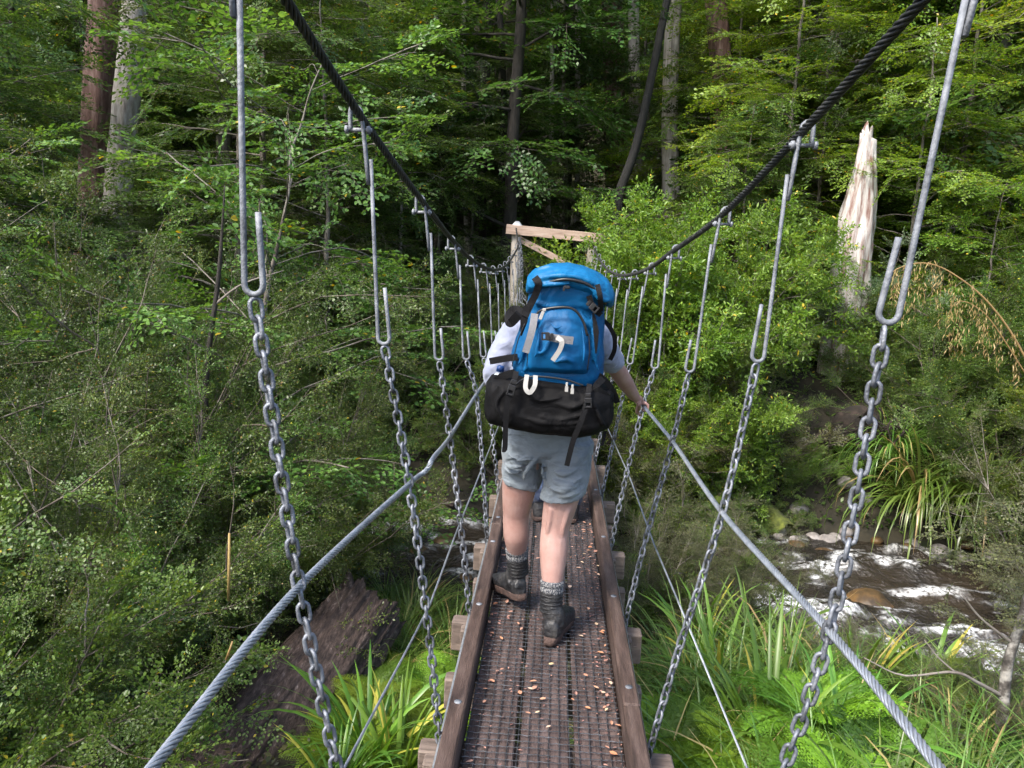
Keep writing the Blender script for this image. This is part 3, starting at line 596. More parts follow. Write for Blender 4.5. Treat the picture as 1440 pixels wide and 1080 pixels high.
# shorts
mb = MB()
loft(mb, [sring(np.array(c) - O, a, b_, 2.3) for c, a, b_ in (((-.045, 3.515, .80), .15, .10), ((-.045, 3.515, .86), .192, .132), ((-.045, 3.52, .92), .197, .136), ((-.043, 3.525, 1.02), .186, .128))])
def leg_cloth(mb, P, hem, R):
    P = spline(sub(P), 14); Rr = np.linspace(R[0], R[1], 14); rg = []
    for i, (p, r) in enumerate(zip(P, Rr)): rg.append(sring(p, r * hem[0], r * hem[1], 2.2, k=30))
    rg = np.array(rg); f = np.linspace(0, 1, 14) ** 3; th = np.arange(30) / 30 * 2 * np.pi
    rg[..., 2] -= f[:, None] * (.022 * np.cos(th - hem[2]))[None]          # scooped hem
    loft(mb, rg)
leg_cloth(mb, [(.055, 3.50, .90), (.052, 3.475, .78), (.047, 3.46, .655)], (1.0, .95, 3.6), (.115, .102))
leg_cloth(mb, [(-.142, 3.53, .90), (-.150, 3.55, .78), (-.150, 3.565, .672)], (.9, 1.0, -.6), (.115, .094))
for a_ in ([(-.235, 3.45, .80), (-.19, 3.41, .785), (-.13, 3.40, .80)], [(-.24, 3.48, .765), (-.19, 3.435, .755), (-.14, 3.43, .765)], [(-.22, 3.44, .84), (-.16, 3.395, .825), (-.10, 3.388, .84)], [(-.02, 3.375, .75), (.05, 3.355, .735), (.13, 3.38, .765)], [(-.03, 3.37, .715), (.04, 3.350, .71), (.12, 3.375, .735)], [(-.02, 3.372, .79), (.04, 3.362, .78), (.10, 3.375, .80)], [(.02, 3.36, .685), (.08, 3.36, .69), (.14, 3.40, .715)], [(-.06, 3.39, .82), (-.055, 3.40, .77), (-.05, 3.40, .73)], [(-.07, 3.39, .85), (-.12, 3.40, .78), (-.14, 3.44, .71)]):
    ridge(mb, a_, .012, O)
o = mb.build('shorts', M['shorts'], body); soften(o, .0075, 3); wrinkle(o, .030, .09)
# socks, gaiters and boots
def boot(foot, ank, sockP, sr, yaw, pitch, nm):
    """foot: point under the heel; yaw: toe direction from +Y towards +X; pitch: heel raised"""
    cyw, syw = math.cos(yaw), math.sin(yaw); f = np.array([syw * math.cos(pitch), cyw * math.cos(pitch), -math.sin(pitch)]); s = np.array([cyw, -syw, 0]); u = np.cross(s, f)
    L_ = lambda a, b_, c: np.asarray(foot) - O + f * a + s * b_ + u * c
    def ring(a, zc, w, h, n=2.6, k=26):
        t = np.arange(k) / k * 2 * np.pi; ca, sa = np.cos(t), np.sin(t); p = w * np.sign(ca) * abs(ca) ** (2 / n); q = h * np.sign(sa) * abs(sa) ** (2 / n)
        return np.array([L_(a, pp, zc + qq) for pp, qq in zip(p, q)])
    bt = None
    mb = MB(); loft(mb, [ring(a, z, w, h) for a, z, w, h in ((-.022, .060, .018, .020), (-.016, .062, .034, .040), (.02, .066, .040, .050), (.07, .072, .042, .056), (.12, .066, .044, .048), (.17, .056, .050, .038), (.22, .050, .050, .034), (.258, .044, .040, .028), (.278, .036, .02, .015))])
    shaft = spline([L_(.045, 0, .06), L_(.040, 0, .11), np.asarray(ank) - O, np.asarray(sockP) - O], 16)
    tube(mb, shaft, np.interp(np.linspace(0, 1, 16), [0, .4, .75, 1], [.048, .050, .049, .051]), 24)
    for a in (.085, .11): limb(mb, [L_(a, -.03, .118 - (a - .085) * .9), L_(a + .008, 0, .13 - (a - .085) * 1.0), L_(a, .03, .118 - (a - .085) * .9)], [.007] * 3, 8, 8)
    ball(mb, L_(.03, .036, .085), (.014, .022, .018)); ball(mb, L_(.03, -.036, .085), (.014, .022, .018))
    o = mb.build('boot', M['leather'], body); soften(o, .0048, 4); wrinkle(o, .008, .03)
    mb = MB(); k = 40; out = []
    for t in np.arange(k) / k * 2 * np.pi:
        a = .125 + .165 * math.cos(t); w = (.046 + .006 * math.cos(t * 1) - .012 * math.exp(-((a - .1) / .05) ** 2)) * np.sign(math.sin(t)) * abs(math.sin(t)) ** .55; out.append((a, w))
    rg = [[L_(a * q + .125 * (1 - q), w * q, z) for a, w in out] for z, q in ((.0, .93), (.004, 1.0), (.016, 1.01), (.030, 1.0), (.034, .95))]
    loft(mb, rg); o2 = mb.build('sole', M['sole'], o); wrinkle(o2, .006, .012)
    # ribbed sock rolled over the gaiter
    A = np.asarray(ank) - O; B = np.asarray(sockP) - O; d = unit(B - A)
    mb = MB(); rg = []; kk = 96; th = np.arange(kk) / kk * 2 * np.pi; x = unit(np.cross(d, (0, 1, 0))); y = np.cross(d, x)
    for z, r in ((-.018, sr - .006), (-.012, sr + .002), (.0, sr + .004), (.014, sr + .003), (.018, sr + .001), (.022, sr + .005), (.036, sr + .006), (.043, sr + .004), (.046, sr - .003), (.04, sr - .008)):
        rr = r + .0016 * np.cos(th * 24) * (1 if -.01 < z < .045 else .2); rg.append(B + d * z + rr[:, None] * (np.cos(th)[:, None] * x + np.sin(th)[:, None] * y))
    loft(mb, rg); mb.build('sock', M['sock'], body)
    mb = MB(); rg = []
    for i in range(15):
        z = -.098 + i * .0062; r = .050 + .0035 * math.sin(i * 2.1) - .0012 * (i > 12); rg.append(B + d * z + r * (np.cos(th)[:, None] * x + np.sin(th)[:, None] * y))
    loft(mb, rg); mb.build('gaiter', M['gaiter'], body)
boot((.020, 3.335, .004), (.014, 3.385, .165), (.014, 3.392, .232), .047, rad(17), rad(0), 'right')
boot((-.135, 3.66, .052), (-.152, 3.695, .20), (-.158, 3.683, .27), .049, rad(-30), rad(8), 'left')

# ------------------------------------------------------------------ the pack on the hiker's back
pack = thing('backpack', 'big blue and black hiking pack on the back of the hiker', 'backpack', (0, 3.3, 1.0)); PO = np.array([0, 3.3, 1.0])
def pp(x, y, Y): return at(x, y, Y) - PO
mb = MB(); k = 36
body_st = [(1.20, -.170, .160, 3.155, 3.41), (1.235, -.196, .176, 3.145, 3.43), (1.30, -.208, .176, 3.145, 3.44), (1.37, -.192, .172, 3.150, 3.44), (1.44, -.172, .168, 3.150, 3.43), (1.50, -.152, .166, 3.155, 3.42), (1.56, -.146, .172, 3.128, 3.41), (1.605, -.13, .16, 3.125, 3.38)]
loft(mb, [sring(np.array([(a + b_) / 2, (y0 + y1) / 2, z]) - PO, (b_ - a) / 2, (y1 - y0) / 2, 3.2, k=44) for z, a, b_, y0, y1 in body_st])
for a_ in ([(-.17, 3.150, 1.27), (-.145, 3.146, 1.36), (-.10, 3.146, 1.47)], [(-.155, 3.148, 1.25), (-.12, 3.143, 1.30), (-.115, 3.143, 1.40)], [(.15, 3.150, 1.26), (.125, 3.145, 1.38), (.11, 3.147, 1.50)], [(.155, 3.155, 1.42), (.10, 3.146, 1.455), (.05, 3.147, 1.52)], [(-.12, 3.15, 1.53), (-.04, 3.147, 1.52), (.03, 3.148, 1.545)], [(-.10, 3.15, 1.55), (0, 3.148, 1.565), (.10, 3.152, 1.54)], [(.13, 3.15, 1.30), (.145, 3.15, 1.36), (.14, 3.15, 1.44)], [(-.03, 3.147, 1.52), (.06, 3.147, 1.53), (.14, 3.153, 1.51)]):
    ridge(mb, a_, .010, PO)
o = mb.build('main_bag', M['blue'], pack); soften(o, .007, 4); wrinkle(o, .014, .09)
mb = MB(); lid_st = [(-.158, 1.585, .016, .07), (-.150, 1.595, .036, .11), (-.12, 1.612, .050, .138), (-.06, 1.630, .054, .150), (.01, 1.634, .056, .155), (.08, 1.622, .057, .152), (.13, 1.600, .058, .142), (.17, 1.576, .056, .125), (.192, 1.560, .044, .10), (.204, 1.552, .02, .06)]
loft(mb, [sring(np.array([x, 3.255 + .02 * abs(x), z]) - PO, b_, h, 2.5, 'yz', 36) for x, z, h, b_ in lid_st])
for a_ in ([(-.13, 3.13, 1.615), (-.04, 3.10, 1.640), (.06, 3.098, 1.635), (.15, 3.12, 1.595)], [(-.14, 3.14, 1.59), (-.06, 3.103, 1.605), (.02, 3.098, 1.612)], [(.19, 3.17, 1.57), (.14, 3.115, 1.575), (.09, 3.10, 1.60)], [(.19, 3.17, 1.55), (.15, 3.12, 1.555), (.10, 3.105, 1.575)], [(-.15, 3.2, 1.625), (-.09, 3.16, 1.665), (.0, 3.15, 1.675)], [(.17, 3.2, 1.61), (.11, 3.15, 1.645), (.03, 3.14, 1.668)]):
    ridge(mb, a_, .011, PO)
o = mb.build('lid', M['blue_skylit'], pack); soften(o, .006, 4); wrinkle(o, .012, .08)
mb = MB(); pk = [(1.255, -.132, .105, .016), (1.275, -.138, .112, .050), (1.33, -.134, .114, .070), (1.39, -.120, .106, .066), (1.44, -.100, .092, .050), (1.485, -.078, .070, .026), (1.51, -.05, .045, .008)]
loft(mb, [sring(np.array([(a + b_) / 2, 3.155, z]) - PO, (b_ - a) / 2, d, 2.05, k=36) for z, a, b_, d in pk])
for a_ in ([(-.10, 3.10, 1.46), (-.095, 3.085, 1.38), (-.11, 3.082, 1.30)], [(.07, 3.10, 1.46), (.085, 3.083, 1.37), (.085, 3.082, 1.30)], [(-.06, 3.10, 1.47), (-.03, 3.088, 1.44), (.0, 3.085, 1.45)], [(.05, 3.10, 1.30), (.02, 3.084, 1.32), (-.03, 3.084, 1.30)], [(-.10, 3.09, 1.33), (-.07, 3.080, 1.35), (-.04, 3.08, 1.40)]):
    ridge(mb, a_, .008, PO)
o = mb.build('front_pocket', M['blue'], pack); soften(o, .006, 4); wrinkle(o, .008, .07)
mb = MB(); st = [(-.306, 1.112, .030, .06), (-.300, 1.116, .072, .11), (-.280, 1.120, .098, .135), (-.23, 1.122, .106, .142), (-.17, 1.118, .116, .152), (-.08, 1.112, .118, .156), (.0, 1.106, .117, .156), (.08, 1.100, .112, .152), (.14, 1.100, .104, .145), (.18, 1.104, .094, .13), (.208, 1.108, .086, .125), (.223, 1.114, .062, .09), (.226, 1.13, .02, .03)]
loft(mb, [sring(np.array([x, 3.255 + .35 * max(0, abs(x + .04) - .19), z]) - PO, b_, h, 3.6, 'yz', 44) for x, z, h, b_ in st])
for a_ in ([(-.24, 3.12, 1.20), (-.27, 3.14, 1.14), (-.25, 3.125, 1.07)], [(-.22, 3.11, 1.18), (-.25, 3.115, 1.12), (-.22, 3.11, 1.05)], [(-.14, 3.102, 1.19), (-.08, 3.098, 1.15), (.0, 3.098, 1.165)], [(.12, 3.103, 1.16), (.05, 3.098, 1.13), (-.02, 3.098, 1.14)], [(.14, 3.105, 1.14), (.17, 3.11, 1.08), (.20, 3.14, 1.04)], [(-.16, 3.103, 1.08), (-.05, 3.099, 1.06), (.08, 3.10, 1.065)], [(.10, 3.10, 1.10), (.0, 3.098, 1.075), (-.1, 3.1, 1.09)]):
    ridge(mb, a_, .009, PO)
o = mb.build('base_compartment', M['black'], pack); soften(o, .006, 4); wrinkle(o, .016, .09)
def front_y(x, z):
    """how far forward of the surfaces a strap lies"""
    return 3.09
# zips
mb = MB(); tube(mb, spline([pp(752, 452, 3.115), pp(760, 437, 3.10), pp(790, 432, 3.088), pp(808, 436, 3.088), pp(820, 452, 3.095), pp(826, 472, 3.10)], 40), .0052, 8)
mb.build('pocket_zip', M['plastic'], pack)
mb = MB(); tube(mb, spline([pp(760, 402, 3.135), pp(775, 396, 3.105), pp(800, 393, 3.09), pp(830, 402, 3.10), pp(852, 428, 3.14)], 30), .006, 8); mb.build('lid_zip', M['plastic'], pack)
mb = MB(); tube(mb, spline([pp(720, 545, 3.105), pp(745, 530, 3.096), pp(790, 533, 3.096), pp(820, 542, 3.104)], 30), .004, 8); mb.build('base_zip', M['plastic'], pack)
for s_ in ([(738, 455, 3.12), (728, 480, 3.125), (720, 515, 3.13)], [(828, 470, 3.11), (829, 495, 3.105), (826, 520, 3.11)], [(748, 450, 3.11), (743, 480, 3.098), (741, 515, 3.10)]):
    mb = MB(); tube(mb, spline([pp(*q) for q in s_], 14), .0022, 6); mb.build('piping', M['plastic'], pack)
def strap(name, pts, w, mat, th=.0016, par=None, face=(0, -1, .05), n=24):
    mb = MB(); ribbon(mb, spline([pp(*p) for p in pts], n), w, face, th); o = mb.build(name, mat, par or pack, smooth=False); return o
strap('grey_strap', [(752, 441, 3.10), (748, 465, 3.075), (739, 496, 3.07)], .028, M['grey_strap'])
s1 = strap('grey_strap', [(772, 474, 3.072), (790, 477, 3.064), (806, 479, 3.072)], .030, M['grey_strap'])
strap('white_tab', [(783, 474, 3.058), (790, 480, 3.048), (787, 492, 3.052), (777, 507, 3.06)], .019, M['white_strap'])
def buckle(x, y, Y, w, h, tilt=0, par=None):
    c = pp(x, y, Y); ca, sa = math.cos(tilt), math.sin(tilt); R = np.array([[ca, 0, sa], [0, 1, 0], [-sa, 0, ca]]); mb = MB()
    box(mb, c, (w, .012, h * .42), R=R, bev=.004); box(mb, c + R @ np.array([0, 0, h * .42]), (w * .8, .010, h * .3), R=R, bev=.003); box(mb, c - R @ np.array([w * .38, 0, h * .35]), (w * .2, .010, h * .4), R=R, bev=.003); box(mb, c + R @ np.array([w * .38, 0, -h * .35]), (w * .2, .010, h * .4), R=R, bev=.003); box(mb, c - R @ np.array([0, 0, h * .52]), (w, .010, h * .14), R=R, bev=.003)
    return mb.build('buckle', M['plastic'], par or pack)
buckle(770, 473, 3.056, .032, .040, rad(88))
l = strap('side_strap', [(726, 522, 3.10), (722, 540, 3.07), (713, 568, 3.075), (711, 600, 3.09), (710, 630, 3.11), (706, 632, 3.11)], .021, M['strap']); buckle(720, 545, 3.065, .030, .055, rad(14), l)
l = strap('side_strap', [(829, 540, 3.12), (826, 560, 3.085), (818, 590, 3.075), (806, 620, 3.09), (797, 655, 3.11)], .021, M['strap']); buckle(827, 563, 3.075, .030, .05, rad(-4), l)
strap('haul_loop', [(741, 527, 3.094), (739, 545, 3.07), (745, 552, 3.066), (752, 542, 3.07), (753, 528, 3.094)], .018, M['white_strap'])
for x, y in ((797, 543), (805, 546)):
    mb = MB(); c = pp(x, y, 3.082); box(mb, c + (0, 0, .006), (.009, .006, .018)); box(mb, c - (0, 0, .012), (.013, .004, .022)); mb.build('zip_pull', M['white_strap'], pack)
mb = MB(); c = pp(763, 440, 3.085); box(mb, c + (.006, 0, .012), (.014, .008, .012)); box(mb, c - (.003, 0, .010), (.013, .006, .034), R=np.array([[.94, 0, .34], [0, 1, 0], [-.34, 0, .94]])); mb.build('zip_pull', M['white_strap'], pack)
mb = MB(); box(mb, pp(797, 404, 3.085), (.026, .014, .012), bev=.004); box(mb, pp(793, 407, 3.08), (.008, .012, .014)); mb.build('cord_lock', M['plastic'], pack)
strap('lid_strap', [(752, 390, 3.12), (757, 398, 3.10), (754, 412, 3.118), (746, 428, 3.13), (738, 445, 3.12)], .028, M['strap'])
strap('lid_strap', [(840, 400, 3.10), (844, 418, 3.09), (845, 438, 3.13)], .020, M['strap'])
l = strap('lid_strap', [(828, 416, 3.11), (834, 432, 3.12), (845, 443, 3.14)], .022, M['strap']); buckle(833, 431, 3.11, .03, .045, rad(-50), l)
strap('compression_panel', [(741, 430, 3.125), (737, 450, 3.125), (733, 472, 3.13)], [.028] * 12 + list(np.linspace(.03, .006, 12)), M['strap'])
strap('compression_panel', [(834, 440, 3.14), (838, 465, 3.135), (838, 497, 3.135)], list(np.linspace(.008, .022, 12)) + list(np.linspace(.022, .006, 12)), M['strap'])
strap('shoulder_strap', [(736, 440, 3.24), (722, 436, 3.28), (716, 446, 3.26), (718, 454, 3.22), (730, 442, 3.18)], .036, M['strap'], .006)
strap('shoulder_strap', [(846, 448, 3.28), (856, 458, 3.26), (864, 474, 3.26), (864, 492, 3.28), (858, 506, 3.3)], .018, M['strap'], .002)
strap('hip_strap', [(728, 502, 3.16), (712, 504, 3.17), (689, 508, 3.2)], .027, M['strap'], .003)
strap('hip_strap', [(842, 528, 3.19), (852, 536, 3.20), (862, 550, 3.22), (868, 566, 3.25)], .024, M['strap'], .003)
strap('hip_strap', [(848, 532, 3.17), (838, 545, 3.14), (852, 556, 3.16), (860, 566, 3.19)], .026, M['strap'], .003)
strap('hip_strap', [(724, 524, 3.13), (705, 530, 3.16), (692, 542, 3.20)], .030, M['strap'], .003)
strap('hanging_strap', [(851, 606, 3.2), (849, 618, 3.2), (846, 627, 3.2)], .012, M['strap'], .002)
strap('edge_tape', [(829, 600, 3.13), (838, 599, 3.13), (842, 597, 3.14)], .006, M['grey_strap'])
# water bottles in the side pockets
m, nt, b = newmat('bottle_plastic'); b.inputs['Base Color'].default_value = (.75, .82, .9, 1); b.inputs['Roughness'].default_value = .08; b.inputs['Alpha'].default_value = .55; M['bottle'] = m
M['bottle_cap'] = nmat('bottle_cap', [(.005, .03, .13), (.01, .05, .2)], 20, .35)
for (x, y, Y, lb, sc) in ((704, 518, 3.24, 'clear bottle with a dark blue cap in the left pack pocket', 1.0), (846, 556, 3.30, 'bottle with a pale cap and blue band in the right pack pocket', .55)):
    c = at(x, y, Y); bt = thing('water_bottle', lb, 'bottle', tuple(c)); bt.rotation_euler = (0, rad(8 if x < 750 else -10), 0)
    mb = MB(); loft(mb, [sring((0, 0, z * sc), r * sc, r * sc, 2, k=20) for z, r in ((-.17, .03), (-.165, .034), (-.06, .034), (-.045, .031), (-.03, .024), (-.018, .014), (-.012, .0135))]); mb.build('bottle_body', M['bottle'], bt)
    mb = MB(); loft(mb, [sring((0, 0, z * sc), r * sc, r * sc, 2, k=20) for z, r in ((-.014, .0165), (.0, .0165), (.008, .015), (.012, .010))]); mb.build('cap', M['bottle_cap'] if x < 750 else M['white_strap'], bt)
    mb = MB(); loft(mb, [sring((0, 0, z * sc), r * sc, r * sc, 2, k=20) for z, r in ((-.075, .0348), (-.05, .0342), (-.045, .0318))], False); mb.build('band', M['bottle_cap'], bt)

# ------------------------------------------------------------------ second hiker, mostly hidden in front of the first
M['navy'] = folds('navy_trousers', [(.010, .017, .04), (.016, .028, .062), (.03, .05, .10)], 8, .7, .6, 14)
M['dark_shirt'] = folds('dark_shirt', [(.02, .025, .03), (.035, .04, .045)], 8, .8, .5, 12)
p2 = thing('person', 'second hiker in navy trousers and black boots ahead, hidden but for the legs', 'person', (.03, 5.05, 0)); O2 = np.array([.03, 5.05, 0])
mb = MB(); s2 = lambda P: [tuple(np.asarray(p, float) - O2) for p in P]
for s in (-1, 1): limb(mb, s2([(.03 + s * .08, 5.1, .74), (.035 + s * .095, 5.08, .40), (.035 + s * .105, 5.02, .10)]), [.08, .056, .045], 16, 16)
loft(mb, [sring(np.array(c) - O2, a, b_, 2.2) for c, a, b_ in (((.03, 5.1, .70), .13, .09), ((.03, 5.1, .8), .15, .105), ((.03, 5.12, .95), .13, .09), ((.03, 5.15, 1.1), .15, .1), ((.03, 5.17, 1.2), .15, .09), ((.03, 5.18, 1.26), .06, .05))])
limb(mb, s2([(.03, 5.18, 1.24), (.03, 5.22, 1.31)]), [.048, .046], 12, 6); ball(mb, np.array((.03, 5.25, 1.37)) - O2, (.07, .085, .095))
for s in (-1, 1):
    limb(mb, s2([(.03 + s * .14, 5.17, 1.19), (.03 + s * .19, 5.2, .98), (.03 + s * .17, 5.38, .92), (.03 + s * .15, 5.46, .92)]), [.045, .036, .027, .024], 14, 18)
    for i in range(4): q_ = np.array((.03 + s * .15, 5.47, .94 - i * .017)); limb(mb, s2([tuple(q_), tuple(q_ + (-s * .01, .04, 0)), tuple(q_ + (-s * .03, .05, 0)), tuple(q_ + (-s * .04, .03, 0))]), [.008, .008, .007, .006], 8, 10)
    limb(mb, s2([(.03 + s * .14, 5.46, .95), (.03 + s * .12, 5.5, .97)]), [.011, .008], 8, 8)
o = mb.build('body', M['skin'], p2); soften(o, .007, 4)
mb = MB()
loft(mb, [sring(np.array(c) - O2, a, b_, 2.2) for c, a, b_ in (((.03, 5.1, .72), .15, .105), ((.03, 5.1, .8), .166, .12), ((.03, 5.11, .92), .155, .11))])
for s in (-1, 1): limb(mb, s2([(.03 + s * .078, 5.1, .74), (.035 + s * .098, 5.08, .40), (.035 + s * .108, 5.02, .16)]), [.095, .078, .066], 18, 16)
o = mb.build('trousers', M['navy'], p2); soften(o, .008, 3); wrinkle(o, .03, .05)
mb = MB(); loft(mb, [sring(np.array(c) - O2, a, b_, 2.2) for c, a, b_ in (((.03, 5.11, .86), .16, .115), ((.03, 5.13, 1.0), .15, .105), ((.03, 5.15, 1.1), .165, .115), ((.03, 5.17, 1.22), .16, .1), ((.03, 5.18, 1.27), .06, .055))])
for s in (-1, 1): limb(mb, s2([(.03 + s * .14, 5.17, 1.19), (.03 + s * .18, 5.19, 1.03)]), [.055, .05], 14, 10)
o = mb.build('shirt', M['dark_shirt'], p2); soften(o, .009, 4)
mb = MB(); ball(mb, np.array((.03, 5.24, 1.38)) - O2, (.075, .088, .092)); mb.build('hair', M['hair'], p2)
for s in (-1, 1):
    mb = MB(); c = np.array((.035 + s * .108, 5.0, 0)) - O2
    loft(mb, [sring(c + (0, y, z), w, h, 2.6, 'xz', 20) for y, z, w, h in ((-.035, .06, .02, .03), (-.025, .07, .038, .06), (.03, .08, .042, .075), (.08, .068, .044, .06), (.15, .05, .048, .042), (.21, .042, .036, .03), (.225, .036, .015, .012))])
    tube(mb, [c + (0, .02, .08), c + (0, .02, .20)], .05, 18); o = mb.build('boot', M['leather'], p2); soften(o, .007, 3)
    mb = MB(); loft(mb, [sring(c + (0, .092, z), .046 * q, .135 * q, 3, k=24) for z, q in ((.002, .95), (.008, 1), (.028, 1), (.032, .95))]); mb.build('sole', M['sole'], o)

for n_, f_ in (('deck_wood', .8), ('rail_wood', .78), ('block_wood', .72), ('skin', .74), ('shirt', .74), ('shorts', .90), ('blue', .68), ('blue_skylit', .72), ('white_strap', .8), ('grey_strap', .7), ('galv', 1.0), ('chain', 1.0), ('cable_light', .85)):
    for nd in M[n_].node_tree.nodes:
        if nd.type == 'VALTORGB':
            for e_ in nd.color_ramp.elements: e_.color = (e_.color[0] * f_, e_.color[1] * f_, e_.color[2] * f_, 1)
# ------------------------------------------------------------------ plants
M['bark'] = nmat('beech_bark', [(.035, .028, .022), (.10, .085, .07), (.20, .18, .155), (.09, .10, .06)], 4, .9, .9, 22, stretch=(2, 2, .6), detail=9)
M['bark_dark'] = nmat('dark_bark', [(.012, .010, .009), (.03, .026, .022), (.055, .048, .04)], 5, .9, .9, 25, stretch=(2, 2, .5))
M['bark_black'] = nmat('sooty_bark', [(.006, .006, .006), (.012, .012, .011), (.02, .02, .018), (.4, .4, .38)], 7, .9, .9, 25, pos=(.2, .5, .66, .72))
M['bark_pale'] = nmat('pale_bark', [(.17, .14, .125), (.34, .31, .28), (.48, .45, .42)], 5, .9, .9, 26, stretch=(2.5, 2.5, .4), detail=9)
M['bark_brown'] = nmat('red_brown_bark', [(.055, .03, .024), (.14, .08, .066), (.26, .18, .16)], 5, .9, 1, 26, stretch=(2.5, 2.5, .4), detail=9)
M['twig'] = nmat('twig', [(.04, .03, .022), (.11, .09, .07), (.2, .18, .155)], 6, .9)
M['twig_pale'] = nmat('pale_twig', [(.12, .10, .085), (.26, .235, .21)], 6, .9)
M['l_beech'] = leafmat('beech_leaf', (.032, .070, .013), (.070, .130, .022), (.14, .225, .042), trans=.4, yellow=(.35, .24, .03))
M['l_dark'] = leafmat('shaded_leaf_tone', (.026, .058, .013), (.052, .105, .021), (.10, .175, .035), trans=.36)  # darker copy of the beech leaf, forest shade put into its colour
M['l_bright'] = leafmat('bright_leaf', (.060, .125, .016), (.125, .225, .026), (.23, .34, .05), trans=.42, yellow=(.5, .38, .04))  # bushes' own bright green; on beeches it paints in sunlight
M['l_manuka'] = leafmat('small_dull_leaf', (.028, .060, .010), (.060, .110, .018), (.125, .185, .036), trans=.35, rough=.45, yellow=(.3, .2, .05))
M['l_copro'] = leafmat('small_light_leaf', (0.044, 0.083, 0.018), (0.077, 0.144, 0.025), (0.150, 0.225, 0.043), trans=.35, yellow=(.42, .36, .04))
M['l_grey'] = leafmat('silvery_leaf', (.045, .09, .035), (.09, .155, .06), (.24, .31, .18), trans=.25, rough=.4, spec=.7)
M['l_olive'] = leafmat('olive_leaf', (0.046, 0.049, 0.023), (0.078, 0.085, 0.034), (0.130, 0.137, 0.047), trans=.25)
M['l_tussock'] = leafmat('tussock_blade', (.05, .10, .016), (.11, .20, .034), (.22, .32, .075), trans=.4, rough=.33, spec=.6, yellow=(.42, .32, .14))
M['l_flax'] = leafmat('flax_blade', (0.055, 0.132, 0.018), (0.110, 0.220, 0.029), (0.187, 0.330, 0.044), trans=.35, rough=.35, spec=.6, yellow=(.5, .46, .08))
M['l_fern'] = leafmat('fern_frond', (.08, .15, .012), (.14, .24, .018), (.21, .33, .026), trans=.4, rough=.5)
M['l_fern_dark'] = leafmat('dark_fern', (.03, .060, .009), (.065, .115, .014), (.11, .18, .02), trans=.35, rough=.5)
M['l_straw'] = leafmat('straw', (.22, .15, .06), (.36, .25, .10), (.48, .36, .17), trans=.25, rough=.6)
M['l_litter'] = leafmat('litter_leaf', (.02, .03, .01), (.05, .06, .02), (.10, .09, .03), trans=.15)

KITE = (np.array([(0, 0, 0), (.45, -.5, .10), (1, 0, -.06), (.45, .5, .10)]), [(0, 1, 2, 3)])
FOLD = (np.array([(0, 0, 0), (.33, -.5, .14), (.75, -.36, .08), (1, 0, -.10), (.75, .36, .08), (.33, .5, .14)]), [(0, 1, 2, 3), (0, 3, 4, 5)])

def leaves_at(pos, d, nrm, ln, wd, tp):
    d = unit(d); s = unit(np.cross(nrm, d)); n = np.cross(d, s); T = tp[0]
    V = pos[:, None] + T[None, :, 0, None] * (d * ln[:, None])[:, None] + T[None, :, 1, None] * (s * wd[:, None])[:, None] + T[None, :, 2, None] * (n * wd[:, None])[:, None]
    k = len(T); b = np.arange(len(pos))[:, None, None] * k
    return V.reshape(-1, 3), (b + np.array(tp[1])[None]).reshape(-1, 4), k

def spray_template(rng, nside=8, ang=48, side=.42, gap=.035, ln=.04, wd=.026, tilt=.35, droop=.12, tp=KITE, lang=52, spiral=False, first=.1, twr=.005):
    """a twig one unit long that lies in the xy plane, its side twigs and all their leaves"""
    pos, d, nr = [], [], []; tw = MB()
    def run(p0, dirv, L, lv):
        n = max(2, int(L / gap)); s = (np.arange(n) + .6) / n * L; dr = np.array([0, 0, -1.0]) * droop
        for i, q in enumerate(s):
            if lv == 0 and q < .25 * L: continue
            p = p0 + dirv * q + dr * q * q / max(L, .3); sd = 1 if i % 2 else -1; a = rad(lang + rng.normal(0, 14)) * sd
            sidev = np.cross((0, 0, 1), dirv); v = dirv * math.cos(a) + sidev * math.sin(a); up = np.array([0, 0, 1.0])
            if spiral:
                ph = i * 2.4; w = sidev * math.cos(ph) + np.array([0, 0, 1]) * math.sin(ph); v = dirv * math.cos(abs(a)) + w * math.sin(abs(a)); up = dirv * .6 + np.array([0, 0, .8])
            pos.append(p + rng.normal(0, .004, 3)); d.append(v + rng.normal(0, .15, 3)); nr.append(up + rng.normal(0, tilt, 3))
        pos.append(p0 + dirv * L + dr * L); d.append(dirv); nr.append(np.array([0, 0, 1.0]) + rng.normal(0, tilt, 3))
        P = [p0 + dirv * q + dr * q * q / max(L, .3) for q in np.linspace(0, L, 4 if lv == 0 else 2)]; tube(tw, P, np.linspace(twr if lv == 0 else twr * .5, twr * .25, len(P)), 3, False)
    run(np.zeros(3), np.array([1.0, 0, 0]), 1.0, 0)
    for i in range(nside):
        s = first + (.9 - first) * (i + rng.uniform(-.2, .2)) / nside; sd = 1 if i % 2 else -1; a = rad(ang + rng.normal(0, 9)) * sd; L = (side * (1 - s) ** .7 + .10) * rng.uniform(.75, 1.15)
        run(np.array([s, 0, -droop * s * s]), unit(np.array([math.cos(a), math.sin(a), rng.normal(0, .12) + (rng.normal(0, .4) if spiral else 0)])), L, 1)
    pos, d, nr = np.array(pos), np.array(d), np.array(nr); n = len(pos); l = ln * rng.uniform(.65, 1.15, n); w = wd * rng.uniform(.7, 1.15, n)
    V, Q, k = leaves_at(pos, d, nr, l, w, tp); TV = np.concatenate(tw.V); TQ = np.concatenate(tw.Q)
    return V, Q, k, TV, TQ

